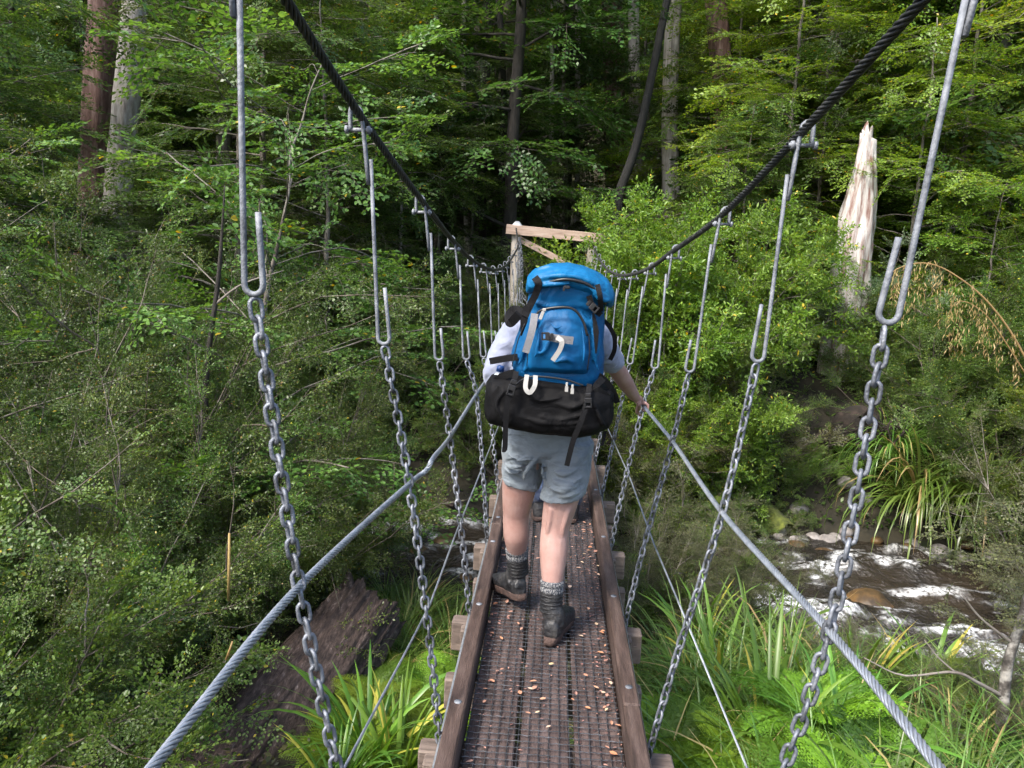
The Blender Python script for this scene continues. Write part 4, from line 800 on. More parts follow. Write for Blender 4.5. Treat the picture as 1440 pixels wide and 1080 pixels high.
def place_sprays(mb, tpls, org, dr, up, sc, rng, keep=1.0):
    org, dr, up, sc = map(np.asarray, (org, dr, up, sc)); dr = unit(dr); y = unit(np.cross(up, dr)); z = np.cross(dr, y); R = np.stack([dr, y, z], -1) * sc[:, None, None]
    which = rng.integers(0, len(tpls), len(org))
    for i, (V, Q, k, TV, TQ) in enumerate(tpls):
        s = which == i; m_ = int(s.sum())
        if not m_: continue
        W = np.einsum('mij,nj->mni', R[s], V) + org[s][:, None]; nl = len(V) // k
        base = np.clip(rng.normal(.5, .14, (m_, 1)), .1, .85)                       # each spray has its own age and colour
        r = np.clip(base + rng.normal(0, .17, (m_, nl)), 0, .97); r = np.where(rng.random((m_, nl)) < .012, 1.0, r)
        mb.add(W.reshape(-1, 3), (Q[None] + np.arange(m_)[:, None, None] * len(V)).reshape(-1, 4), None, np.repeat(r.reshape(-1), k), 0)
        W = np.einsum('mij,nj->mni', R[s], TV) + org[s][:, None]; mb.add(W.reshape(-1, 3), (TQ[None] + np.arange(m_)[:, None, None] * len(TV)).reshape(-1, 4), None, None, 1)
    return mb

R0 = np.random.default_rng(11)
SP_BEECH = [spray_template(R0, 9, gap=.046, ln=.092, wd=.058) for _ in range(4)]
SP_FINE = [spray_template(R0, 11, ang=42, side=.38, gap=.036, ln=.062, wd=.036, tilt=.6, spiral=True, droop=.2) for _ in range(4)]
SP_ROUND = [spray_template(R0, 9, ang=58, side=.40, gap=.048, ln=.078, wd=.060, tilt=.5, tp=FOLD, droop=.15) for _ in range(4)]
SP_BROAD = [spray_template(R0, 7, ang=44, side=.38, gap=.06, ln=.165, wd=.064, tilt=.5, tp=FOLD, spiral=True, droop=.15, lang=58) for _ in range(4)]
SP_BIG = [spray_template(R0, 7, ang=50, side=.36, gap=.052, ln=.10, wd=.065, tilt=.35, tp=FOLD, droop=.1) for _ in range(3)]

def wander(p, d, L, n, rng, wob, lift=0.0):
    P = [np.asarray(p, float)]; d = unit(np.asarray(d, float))
    for i in range(n - 1):
        d = unit(d + rng.normal(0, wob, 3) + np.array([0, 0, lift])); P.append(P[-1] + d * L / (n - 1))
    return np.array(P)

def tree_parts(seed, H, r0, h0, nl, Rr, spl, tpls, rise=.25, top=.25, conic=.7, wob=.03, lean=(0, 0), gap=.30, density=1.0, rk=10):
    """trunk with limbs and a crown of level sprays that leaves gaps between its storeys"""
    rng = np.random.default_rng(seed); tb = MB(); n = 22
    z = np.linspace(-.6, H, n); off = np.cumsum(rng.normal(0, wob, (n, 2)), 0) * np.linspace(.2, 1, n)[:, None]; off[:2] = 0
    T = np.stack([off[:, 0] + lean[0] * np.clip(z, 0, None), off[:, 1] + lean[1] * np.clip(z, 0, None), z], -1)
    rr = r0 * (1 - np.clip(z, 0, None) / H * .86); rr[0] *= 1.7; rr[1] *= 1.25
    TS = spline(T, 50); tube(tb, TS, np.interp(np.linspace(0, 1, 50), np.linspace(0, 1, n), rr), rk)
    # bark relief
    V = tb.V[-1]; V[:len(TS) * rk] += (V[:len(TS) * rk] - np.repeat(TS, rk, 0)) * (.35 * fbm(V[:len(TS) * rk] * np.array([1, 1, .3]), 6, seed, 3))[:, None]
    org, dr, up, sc = [], [], [], []; az = rng.uniform(0, 6.28)
    def put(p, v, s):
        if rng.random() > density: return
        org.append(p); dr.append(v + np.array([0, 0, rng.normal(-.06, .12)])); up.append(np.array([0, 0, 1.0]) + rng.normal(0, .22, 3)); sc.append(s * rng.uniform(.7, 1.2))
    for i in range(nl):
        f = (i + rng.uniform(0, 1)) / nl; f = f ** .85; hz = h0 + (H - h0) * f; az += 2.4 + rng.normal(0, .5)
        L = Rr * ((1 - f) ** conic + top * f) * rng.uniform(.55, 1.15) + .25; p = np.array([np.interp(hz, z, T[:, 0]), np.interp(hz, z, T[:, 1]), hz])
        d = np.array([math.cos(az), math.sin(az), rise + rng.normal(0, .16)]); P = wander(p, d, L, 9, rng, .09, -.035); r_ = np.interp(hz, z, rr) * .34
        tube(tb, P, np.linspace(r_, .006, 9), 5, False)
        def dress(P, L, s0):
            D = np.concatenate([[0], np.cumsum(np.linalg.norm(np.diff(P, axis=0), axis=1))]); k = 0
            for q in np.arange(max(.15, D[-1] * s0), D[-1], gap * spl):
                c = np.array([np.interp(q, D, P[:, a]) for a in range(3)]); c2 = np.array([np.interp(q + .05, D, P[:, a]) for a in range(3)]); v = unit(c2 - c + 1e-6); a = rad(rng.normal(55, 14)) * (1 if k % 2 else -1); k += 1
                v2 = np.array([v[0] * math.cos(a) - v[1] * math.sin(a), v[0] * math.sin(a) + v[1] * math.cos(a), v[2] * .5]); put(c, v2, spl)
            put(P[-1] - (P[-1] - P[-2]) * .3, P[-1] - P[-2], spl)
        dress(P, L, .3)
        for j in range(int(L / .85)):
            q = rng.integers(2, 7); a = rng.choice([-1, 1]) * rad(rng.normal(52, 10)); v = unit(P[q + 1] - P[q]); v2 = np.array([v[0] * math.cos(a) - v[1] * math.sin(a), v[0] * math.sin(a) + v[1] * math.cos(a), v[2] * .6 + rng.normal(0, .08)])
            P2 = wander(P[q], v2, L * rng.uniform(.3, .55), 6, rng, .08, -.03); tube(tb, P2, np.linspace(r_ * .45, .004, 6), 4, False); dress(P2, L * .4, .15)
    cb = MB(); place_sprays(cb, tpls, org, dr, up, sc, rng); return tb, cb, len(org)

def shrub_parts(seed, H, Rr, ns, nsp, spl, tpls, spread=.6, upw=.5, stem=.016, dead=0):
    """many stems from one root, leafy twigs over their outer parts"""
    rng = np.random.default_rng(seed); sb = MB(); org, dr, up, sc = [], [], [], []; paths = []
    for i in range(ns):
        az = i * 2.4 + rng.normal(0, .4); o = np.array([math.cos(az), math.sin(az), 0]); f = rng.uniform(.1, 1); L = H * rng.uniform(.7, 1.1)
        d = o * spread * f + np.array([0, 0, 1.0]); P = wander(o * rng.uniform(0, .12) - (0, 0, .3), d, L, 10, rng, .10, .0); P[:, :2] += o[:2] * (np.linspace(0, 1, 10) ** 2 * Rr * f * .45)[:, None]
        tube(sb, P, np.linspace(stem * rng.uniform(.7, 1.3), .003, 10), 5, False); paths.append((P, .22))
        for j in range(4):
            q = rng.integers(3, 9); P2 = wander(P[q], unit(P[min(q + 1, 9)] - P[q - 1]) + rng.normal(0, .6, 3) + o * .4, L * rng.uniform(.2, .42), 6, rng, .14, .02); tube(sb, P2, np.linspace(stem * .45, .002, 6), 4, False); paths.append((P2, .05))
    for i in range(dead):
        az = rng.uniform(0, 6.28); v = np.array([math.cos(az), math.sin(az), rng.uniform(-.1, .9)]); p = paths[rng.integers(0, len(paths))][0]; p = p[rng.integers(2, len(p))]; P = wander(p, v, H * rng.uniform(.2, .5), 6, rng, .2); tube(sb, P, np.linspace(.006, .0015, 6), 4, False)
    w = np.array([np.linalg.norm(np.diff(P, axis=0), axis=1).sum() for P, _ in paths]); w /= w.sum()
    for i in rng.choice(len(paths), nsp, p=w):
        P, s0 = paths[i]; n = len(P); q = rng.uniform(s0, 1) ** .8 * (n - 1); a = int(min(q, n - 2)); c = P[a] + (P[a + 1] - P[a]) * (q - a); v = unit(P[a + 1] - P[a]); rv = unit(rng.normal(0, 1, 3)); out = np.array([c[0], c[1], 0]); out = out / (np.linalg.norm(out) + .2)
        org.append(c); dr.append(v * .5 + rv * .8 + out * .5 + np.array([0, 0, upw * .5])); up.append(np.array([0, 0, 1.0]) + rng.normal(0, .4, 3)); sc.append(spl * rng.uniform(.6, 1.2))
    cb = MB(); place_sprays(cb, tpls, org, dr, up, sc, rng); return sb, cb

PROTO = {}
def proto(name, key, parts, leaf, twig, bark, pn=('trunk', 'crown')):
    """meshes shared by every plant of this build"""
    PROTO[key] = (name, pn, parts[0].mesh(pn[0], bark), parts[1].mesh(pn[1], [leaf, twig]))
    return PROTO[key]
def plant(key, pos, rz, s, label, group=None, cat=None, sz=None, leaf=None):
    name, pn, m0, m1 = PROTO[key]; t = thing(name, label, cat or name.replace('_', ' ').split()[-1], pos, group); t.rotation_euler = (0, 0, rz); t.scale = (s, s, sz or s)
    for nm, me in zip(pn, (m0, m1)):
        o = bpy.data.objects.new(nm, me); COL.objects.link(o); o.parent = t
        if leaf is not None and me is m1: o.material_slots[0].link = 'OBJECT'; o.material_slots[0].material = leaf
    return t
def gpos(x, y, dz=0.0): return (float(x), float(y), float(ground_z(x, y)) + dz)

for i, (H, r0, h0, nl, Rr) in enumerate(((16, .24, 2.2, 38, 3.4), (13, .15, 1.6, 34, 2.9), (18, .30, 3.2, 40, 3.8), (11, .10, 1.0, 30, 2.5))):
    proto('beech_tree', 'tall%d' % i, tree_parts(20 + i, H, r0, h0, nl, Rr, 1.15, SP_BEECH, gap=.40), M['l_dark'], M['twig'], M['bark_dark'] if i % 2 else M['bark'])
for i, (H, r0, h0, nl, Rr) in enumerate(((6.5, .06, .5, 34, 2.3), (4.6, .045, .3, 30, 1.8), (8.5, .085, .8, 36, 2.7))):
    proto('beech_sapling', 'sap%d' % i, tree_parts(40 + i, H, r0, h0, nl, Rr, .72, SP_BEECH, gap=.34, conic=.55, wob=.035), M['l_beech'], M['twig'], M['bark'])
proto('broadleaf_shrub', 'broad0', shrub_parts(60, 2.6, 1.3, 14, 620, .42, SP_BROAD, .55), M['l_bright'], M['twig'], M['bark'], ('stems', 'crown'))
proto('broadleaf_shrub', 'broad1', shrub_parts(61, 3.6, 1.3, 12, 700, .42, SP_BROAD, .42), M['l_bright'], M['twig'], M['bark'], ('stems', 'crown'))
for i in range(3): proto('small_leaf_shrub', 'fine%d' % i, shrub_parts(70 + i, 2.5 + .3 * i, 1.2, 15, 900, .34, SP_FINE, .6, dead=3), M['l_manuka'], M['twig'], M['twig_pale'] if i == 1 else M['twig'], ('stems', 'crown'))
for i in range(3): proto('round_leaf_shrub', 'round%d' % i, shrub_parts(80 + i, 1.7 + .3 * i, .9, 13, 620, .30, SP_ROUND, .75, dead=2), M['l_copro'], M['twig'], M['twig'], ('stems', 'crown'))
proto('broadleaf_tree', 'leafy', tree_parts(55, 4.4, .035, .5, 26, 1.5, .5, SP_BIG, gap=.5, conic=.5, rise=.5, wob=.04), M['l_beech'], M['twig'], M['bark'])
# ------------------------------------------------------------------ grasses and ferns
def blades(seed, n, L, wd, seg=7, arch=1.0, spread=.9, base=.07, flat=False):
    rng = np.random.default_rng(seed); mb = MB(); s = np.linspace(0, 1, seg)
    az = rng.uniform(0, 6.28, n); l = L * rng.uniform(.45, 1.1, n); lean = np.abs(rng.normal(.35, .28, n)) * spread + .05; ar = arch * rng.uniform(.5, 1.5, n); w = wd * rng.uniform(.6, 1.2, n)
    o = np.stack([np.cos(az), np.sin(az)], -1); th = lean[:, None] + ar[:, None] * s[None] ** 1.5 * 1.5; ds = l[:, None] / (seg - 1)
    rr = np.cumsum(np.sin(th) * ds, 1) - np.sin(th[:, :1]) * ds; zz = np.cumsum(np.cos(th) * ds, 1) - np.cos(th[:, :1]) * ds
    b = base * rng.random(n) ** .5; C = np.stack([(b[:, None] + rr) * o[:, :1], (b[:, None] + rr) * o[:, 1:], zz - .05], -1); tw = rng.normal(0, .35, n)
    side = np.stack([-o[:, 1], o[:, 0], tw * .6], -1); side = unit(side); wp = np.array([np.interp(q, [0, .25, .7, 1], [.7, 1, .75, .04]) for q in s]); keel = unit(np.cross(side, np.gradient(C, axis=1)[:, 1]))
    Lf = C + side[:, None] * (w[:, None] * wp[None] / 2)[..., None]; Rg = C - side[:, None] * (w[:, None] * wp[None] / 2)[..., None]; Md = C - keel[:, None] * (w[:, None] * wp[None] * .16)[..., None]
    V = np.stack([Lf, Md, Rg], 2).reshape(n, -1, 3); i = np.arange(seg - 1)[:, None] * 3; q = np.concatenate([i + np.array([[0, 1, 4, 3]]), i + np.array([[1, 2, 5, 4]])])
    Q = (np.arange(n)[:, None, None] * seg * 3 + q[None]).reshape(-1, 4); r = np.clip(rng.normal(.5, .22, n), 0, .97); r[rng.random(n) < .10] = 1.0
    return mb.add(V.reshape(-1, 3), Q, None, np.repeat(r, seg * 3))
TUS = [blades(100 + i, 170, .95, .0135, arch=1.05).mesh('tussock', M['l_tussock']) for i in range(3)]
FLX = [blades(110 + i, 46, 1.05, .044, 9, arch=.75, spread=.7, base=.10).mesh('flax', M['l_flax']) for i in range(2)]
DRP = [blades(115, 420, 1.25, .022, 9, arch=1.35, spread=1.0, base=.2).mesh('flax', M['l_tussock'])]

def fern_mesh(seed, n=10, L=.62):
    rng = np.random.default_rng(seed); mb = MB(); P_, D_, N_, l_, r_ = [], [], [], [], []; 
    for i in range(n):
        az = i * 6.28 / n + rng.normal(0, .25); o = np.array([math.cos(az), math.sin(az), 0]); sd = np.array([-o[1], o[0], 0]); Lf = L * rng.uniform(.7, 1.15); th0 = rng.uniform(.25, .8); s = np.linspace(0, 1, 26); th = th0 + 1.25 * s ** 1.3
        C = np.cumsum((np.sin(th)[:, None] * o + np.cos(th)[:, None] * np.array([0, 0, 1])) * Lf / 26, 0); tube(mb, C[::4], np.linspace(.004, .001, len(C[::4])), 3, False); T = unit(np.gradient(C, axis=0)); base = rng.normal(.5, .28)
        for j in range(4, 26):
            pl = Lf * .34 * math.sin(math.pi * min(1, (1 - s[j]) * .9 + .06)) ** .8; up = np.cross(T[j], sd)
            for e in (-1, 1):
                v = unit(sd * e * .9 + T[j] * .42 - np.array([0, 0, .12])); m_ = max(3, int(pl / .019))
                for k in range(m_):
                    q = (k + .5) / m_
                    for g in (-1, 1):
                        w = unit(T[j] * g * .8 + v * .55); P_.append(C[j] + v * pl * q); D_.append(w + rng.normal(0, .1, 3)); N_.append(up * (1 if up[2] > 0 else -1) + rng.normal(0, .25, 3)); l_.append((.042 * (1 - q) + .012)); r_.append(base)
    P_, D_, N_, l_ = map(np.array, (P_, D_, N_, l_)); V, Q, k = leaves_at(P_, D_, N_, l_, l_ * .42, KITE); mb.add(V, Q, None, np.repeat(np.clip(np.array(r_) + rng.normal(0, .12, len(r_)), 0, 1), k))
    return mb.mesh('fern', M['l_fern'])
FRN = [fern_mesh(120 + i, 10 + i) for i in range(2)]
FRD = []
for m_ in FRN:
    c_ = m_.copy(); c_.materials[0] = M['l_fern_dark']; FRD.append(c_)
def single(name, me, pos, rz, s, label, cat, group=None, tilt=(0, 0)):
    o = bpy.data.objects.new(name, me); COL.objects.link(o); o.location = pos; o.rotation_euler = (tilt[0], tilt[1], rz); o.scale = (s, s, s); return tag(o, label, cat, group)
rp_ = np.random.default_rng(77)
# grasses, flax and ferns on the near right bank and beside the log
def scatter(n, x0, x1, y0, y1, dmin, seed, ok=None):
    rng = np.random.default_rng(seed); out = []
    for _ in range(n * 40):
        p = np.array([rng.uniform(x0, x1), rng.uniform(y0, y1)])
        if ok is not None and not ok(*p): continue
        if all(np.linalg.norm(p - q) > dmin for q in out): out.append(p)
        if len(out) >= n: break
    return out
wet = lambda x, y: abs(float(stream_t(x, y))) > 1.75
for i, p in enumerate(scatter(85, .62, 3.6, 3.2, 7.7, .26, 1, lambda x, y: wet(x, y) and x > .62 + .05 * y * 0)):
    single('tussock', TUS[i % 3], gpos(*p), rp_.uniform(0, 6), rp_.uniform(.75, 1.15) * (1 if p[1] + .55 * max(0, p[0] - 1.2) < 5.9 else .42), 'narrow leaved green tussock on the near bank right of the deck', 'tussock', 'tussocks on the near right bank')
for i, p in enumerate(scatter(8, 3.0, 5.0, 4.3, 5.8, .5, 2, wet)):
    single('tussock', TUS[i % 3], gpos(*p), rp_.uniform(0, 6), rp_.uniform(.45, .65), 'green tussock among the dull shrubs at the right edge of the riffle', 'tussock', 'tussocks at the right of the riffle')
for i, p in enumerate(scatter(22, -1.9, -.62, 5.6, 8.1, .26, 3, lambda x, y: wet(x, y) and x > -1.15 - (y - 5.6) * .25)):
    single('tussock', TUS[i % 3], gpos(*p), rp_.uniform(0, 6), rp_.uniform(.6, .95) * (1 if p[1] < 6.6 else .6), 'narrow leaved tussock between the broken log and the deck', 'tussock', 'tussocks left of the deck')
for i, (x, y, Y, s, lb) in enumerate(((520, 1000, 4.3, .8, 'broad leaved flax clump in front of the broken log'), (560, 1010, 4.2, .8, 'smaller flax clump between the log and the hanging chain'), (475, 1085, 3.9, .55, 'low flax clump at the foot of the broken log'), (1010, 960, 5.2, 1.0, 'broad leaved flax clump among the tussocks right of the deck'), (1080, 1060, 4.2, 1.0, 'flax clump with upright pale blades between the right chains and slim tree'), (1200, 1000, 5.0, .9, 'flax clump below the right hand rope near the riffle'), (1310, 940, 5.6, .8, 'flax clump with spear like leaves in front of the riffle'), (950, 1075, 4.3, .6, 'small flax clump among the ferns beside the deck'), (1060, 905, 5.9, .9, 'flax clump with bright straps under the right hand rope'), (1135, 985, 4.9, .85, 'flax clump between the hand rope and the nearest right chain'), (1190, 1065, 4.1, .8, 'flax clump at the bottom right of the nearest right chain'), (985, 880, 6.3, .85, 'flax clump behind the tussocks beside the third right chain'))):
    c = at(x, y, Y); single('flax', FLX[i % 2], gpos(c[0], Y, .05), i * 1.1, s, lb, 'flax')
for i, p in enumerate(scatter(11, .68, 1.6, 2.7, 4.4, .30, 4)):
    single('fern', FRN[i % 2], gpos(p[0], p[1], .24), rp_.uniform(0, 6), rp_.uniform(.75, 1.0), 'bright yellow green fern on the bank right of the near deck', 'fern', 'ferns below the right side of the bridge')
for i, p in enumerate(scatter(13, 1.7, 3.6, 3.0, 4.8, .40, 5)):
    single('fern', FRD[i % 2], gpos(p[0], p[1], .10), rp_.uniform(0, 6), rp_.uniform(.7, 1.1), 'dark green fern around the foot of the slim bare tree', 'fern', 'ferns around the slim tree')
for i, p in enumerate(scatter(9, -1.15, -.62, 4.0, 5.6, .24, 6)):
    single('fern', FRN[i % 2], gpos(p[0], p[1], .05), rp_.uniform(0, 6), rp_.uniform(.6, .9), 'green fern in the shade between flax and deck bearers', 'fern', 'ferns left of the deck')
for i, (x, y, Y, s, lb) in enumerate(((1290, 735, 11.6, 1.25, 'large drooping flax on the far bank above the riffle'), (1375, 735, 11.2, 1.15, 'drooping flax at the right, overhanging the dark water'), (1245, 710, 12.2, .8, 'smaller drooping flax behind the large one near the pale stones'))):
    c = at(x, y, Y); single('flax', DRP[0], (c[0], Y, max(c[2] + .25, float(ground_z(c[0], Y)) - .1)), i * 2.0, s * 1.25, lb, 'flax')

# ------------------------------------------------------------------ shrubs of the left thicket (near bank)
def shr(key, x, y, s, lb, group=None, top=None, leaf=None, H=None, sz=None):
    return plant(key, gpos(x, y), rp_.uniform(0, 6.28), s, lb, group, 'shrub', sz, leaf)
shr('round1', -2.75, 3.3, .8, 'light green round leaved bush with yellow tips, nearest the left hand rope')
shr('round0', -1.85, 2.6, .42, 'low light green bush at the bottom left under the hand rope')
shr('round2', -2.75, 3.0, .85, 'light leaved bush filling the bottom left corner')
LT_ = 'dull green small leaved shrub in the dense thicket left of the bridge'
for i, (x, y, s) in enumerate(((-3.0, 4.1, .85), (-2.95, 4.55, .72), (-3.9, 4.9, 1.0), (-3.25, 5.6, .95), (-4.8, 6.0, 1.15), (-3.7, 6.6, 1.15), (-2.55, 6.7, .95), (-5.9, 7.2, 1.3), (-4.6, 7.7, 1.25), (-3.3, 7.9, 1.12), (-7.0, 8.4, 1.4), (-2.9, 7.7, .8), (-5.6, 8.4, 1.35), (-8.4, 9.3, 1.45), (-3.1, 7.3, .6))):
    shr('fine%d' % (i % 3), x, y, s, LT_, 'thicket shrubs left of the bridge', leaf=None if i % 3 else M['l_copro'])
for i, (x, y, s) in enumerate(((-3.4, 5.2, .55), (-3.2, 4.7, .7), (-2.35, 6.9, .6), (-2.75, 7.4, .8), (-3.0, 8.0, .6), (-3.3, 3.7, .7), (-3.6, 5.8, .9))):
    shr('round%d' % (i % 3), x, y, s, 'lighter round leaved bush under the thicket left of the broken log', 'round leaved bushes in the left thicket')
# far bank, left of the tower
for i, p in enumerate(scatter(30, -7.5, -.62, 11.4, 14.8, .5, 8, lambda x, y: not (-1.8 < x < -.75 and y < 13.2 and y > 12.3))):
    shr(('round%d' if i % 3 else 'fine%d') % (i % 3), p[0], p[1], rp_.uniform(.6, .95), 'bushy green shrub across the stream, left of the far tower', 'shrubs on the far left bank', leaf=[None, M['l_copro'], M['l_manuka'], M['l_beech']][i % 4])
# far bank, right of the tower
shr('broad1', 1.66, 12.6, 1.05, 'tall glossy bright green bush overhanging the far tower beam')
shr('broad0', 2.15, 12.9, 1.2, 'bright broad leaved bush second to the right of the tower')
shr('broad1', 2.75, 12.9, .85, 'bright broad leaved bush between the tower bush and the dead trunk')
shr('broad0', 2.0, 11.9, .75, 'lower glossy bush at the water edge right of the tower')
shr('broad0', 2.75, 11.8, .7, 'spreading bright bush above the mossy log')
for i, p in enumerate(scatter(14, 1.0, 4.1, 11.6, 13.2, .5, 9, lambda x, y: x / y < .25)):
    shr(('round%d', 'fine%d')[i % 3 == 0] % (i % 3), p[0], p[1], rp_.uniform(.6, .9), 'light green shrub on the far bank between tower and dead trunk', 'shrubs on the far right bank', leaf=[M['l_copro'], M['l_bright'], M['l_olive']][i % 3])
for i, p in enumerate(scatter(16, 4.6, 8.8, 11.5, 14.5, .7, 10, lambda x, y: not (.28 < x / y < .45) or y > 14.3)):
    shr('round%d' % (i % 3), p[0], p[1], rp_.uniform(.9, 1.25), 'small leaved shrub on the slope right of the dead trunk', 'shrubs on the right slope', leaf=[M['l_grey'], M['l_copro'], M['l_bright'], M['l_copro']][i % 4])
for i, p in enumerate(scatter(9, 2.1, 4.2, 4.0, 5.6, .5, 12, wet)):
    shr('fine%d' % (i % 3), p[0], p[1], rp_.uniform(.22, .34), 'sparse olive shrub in front of the riffle at the right', 'olive shrubs by the riffle', leaf=M['l_olive'])
shr('fine1', 6.3, 9.2, .8, 'olive brown shrub overhanging the water at the right edge', leaf=M['l_olive'])
shr('fine2', 7.2, 10.4, 1.0, 'dull small leaved shrub at the right edge behind the overhanging one', leaf=M['l_manuka'])
for i, (x, y, s) in enumerate(((.95, 7.6, .62), (1.45, 7.4, .6), (1.75, 6.9, .4), (1.2, 6.9, .45), (.8, 6.8, .4))):
    shr(('fine%d', 'round%d')[i % 2] % (i % 3), x, y, s, 'feathery olive green shrub on the near bank between deck and riffle', 'shrubs between deck and riffle', leaf=[M['l_olive'], M['l_copro']][i % 2])
for i, (x, y, s) in enumerate(((1.2, 11.3, .55), (1.9, 11.2, .6), (2.6, 11.35, .5), (3.6, 11.9, .5), (4.2, 12.0, .42), (.8, 11.6, .5), (3.2, 11.5, .42))):
    shr('round%d' % (i % 3), x, y, s, 'low green shrub overhanging the far water edge right of the deck', 'low shrubs of the far water edge', leaf=[M['l_copro'], M['l_bright'], M['l_beech']][i % 3])
# slim bare tree at the lower right
rng = np.random.default_rng(8)
c = at(1408, 1100, 4.3); t = thing('slim_tree', 'slim mottled grey trunk with bare forked branches at the lower right', 'tree', (c[0], 4.3, float(ground_z(c[0], 4.3))))
o_ = np.array(t.location); mb = MB(); P = spline([o_ - (0, 0, .2), at(1410, 1000, 4.3), at(1418, 930, 4.3), at(1440, 860, 4.3), at(1462, 760, 4.3)], 24); tube(mb, P - o_, np.linspace(.036, .02, 24), 9)
mb.build('trunk', nmat('mottled_bark', [(.035, .03, .026), (.10, .09, .08), (.30, .285, .26)], 11, .9, .9, 40, pos=(.38, .5, .6)), t)
for Q_ in (([(1412, 980, 4.3), (1375, 960, 4.25), (1340, 945, 4.2), (1270, 950, 4.2), (1215, 925, 4.2)], .013), ([(1345, 947, 4.2), (1320, 925, 4.22), (1300, 900, 4.25)], .006), ([(1425, 905, 4.3), (1380, 870, 4.3), (1352, 835, 4.3)], .010)):
    mb = MB(); P = spline([at(*q) for q in Q_[0]], 16); tube(mb, P - o_, np.linspace(Q_[1], .003, 16), 6); mb.build('branch', M['twig_pale'], t)
mb = MB(); og, dd, uu, ss = [], [], [], []
for i in range(46):
    p = at(rng.uniform(1330, 1470), rng.uniform(690, 900), 4.3 + rng.normal(0, .15)) - o_; og.append(p); dd.append(rng.normal(0, 1, 3) * (1, 1, .4)); uu.append((0, 0, 1)); ss.append(rng.uniform(.14, .26))
place_sprays(mb, SP_ROUND, og, dd, np.array(uu, float), ss, rng); mb.build('crown', [M['l_olive'], M['twig_pale']], t)
# plume grass arching in from the right
t = thing('plume_grass', 'arching straw coloured grass plume with drooping seed heads at the right edge', 'plume grass', gpos(5.0, 7.0)); o_ = np.array(t.location)
mb = MB(); Pm = spline([o_ - (0, 0, .1), at(1500, 640, 7), at(1440, 500, 7), at(1392, 428, 7), at(1340, 385, 7), at(1300, 370, 7), at(1262, 378, 7), at(1248, 395, 7)], 60); tube(mb, Pm - o_, np.linspace(.012, .003, 60), 6)
P2 = spline([at(1470, 570, 7.05), at(1400, 460, 7.05), at(1370, 430, 7.05), at(1345, 425, 7.05), at(1330, 450, 7.05)], 30); tube(mb, P2 - o_, np.linspace(.007, .002, 30), 5)
mb.build('stalk', M['l_straw'], t); mb = MB(); og, dd, ln_ = [], [], []
def tassel(p, L):
    for k in range(int(L / .019)):
        og.append(p + np.array([rng.normal(0, .016) + .05 * math.sin(k * .05), rng.normal(0, .016), -k * .014])); dd.append(rng.normal(0, .28, 3) + (0, 0, -1)); ln_.append(rng.uniform(.03, .06))
for i in range(20, 59, 2):
    for _ in range(1 + (i % 4 == 0)): tassel(Pm[i] - o_ + rng.normal(0, .03, 3), rng.uniform(.25, .75) * (1 if i < 52 else .5))
for i in range(4, 29, 3): tassel(P2[i] - o_, rng.uniform(.3, .7))
og, dd, ln_ = map(np.array, (og, dd, ln_)); V, Q, k = leaves_at(og, dd, rng.normal(0, 1, og.shape), ln_, ln_ * .16, KITE); mb.add(V, Q, None, np.repeat(rng.random(len(og)), k)); mb.build('seed_head', M['l_straw'], t)
single('flax', FLX[1], gpos(5.2, 7.2), 1.0, 1.1, 'flax at the foot of the arching plume grass', 'flax')

# ------------------------------------------------------------------ saplings and trees
def sap(key, x, y, s, lb, grp, leaf=None): return plant(key, gpos(x, y), rp_.uniform(0, 6.28), s, lb, grp, 'tree', None, leaf)
for i, (x, y, s, k) in enumerate(((3.3, 14.9, .7, 0), (4.4, 16.2, .95, 2), (6.3, 15.0, .9, 0), (7.6, 16.2, 1.0, 2), (9.2, 15.6, .95, 0), (5.6, 18.2, 1.15, 2), (8.4, 18.6, 1.2, 2), (4.0, 19.0, 1.0, 2), (10.6, 17.8, 1.1, 2), (6.9, 13.4, .7, 1), (8.6, 13.0, .8, 1), (11.8, 16.2, 1.1, 2), (5.2, 16.6, 1.0, 0), (7.2, 20.2, 1.3, 2), (10.4, 20.6, 1.35, 2), (4.9, 20.8, 1.25, 2), (3.7, 15.6, .8, 1))):
    sap('sap%d' % k, x, y, s, 'bright beech sapling with layered sprays on the right slope', 'saplings on the right slope', M['l_bright'] if i % 4 else None)  # lighter leaf colour paints the sunlight on these saplings
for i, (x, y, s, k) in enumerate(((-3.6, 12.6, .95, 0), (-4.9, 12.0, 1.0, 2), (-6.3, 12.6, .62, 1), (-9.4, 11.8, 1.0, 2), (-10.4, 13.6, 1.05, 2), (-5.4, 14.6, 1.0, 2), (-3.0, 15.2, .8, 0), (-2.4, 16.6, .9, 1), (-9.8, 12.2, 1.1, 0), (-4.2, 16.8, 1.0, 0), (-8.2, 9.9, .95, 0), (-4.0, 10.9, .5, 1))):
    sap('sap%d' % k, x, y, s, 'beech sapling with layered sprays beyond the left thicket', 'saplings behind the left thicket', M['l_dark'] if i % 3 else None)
plant('leafy', gpos(-2.75, 7.2), .4, 1.15, 'slender young tree with big bright leaves beside the left main cable', None, 'tree')
plant('leafy', gpos(-5.4, 6.6), 2.4, .95, 'slender broad leaved young tree inside the left thicket', None, 'tree')
def okb(x, y): return abs(x - (-.05 * (y - 3) + 1.0)) > 0
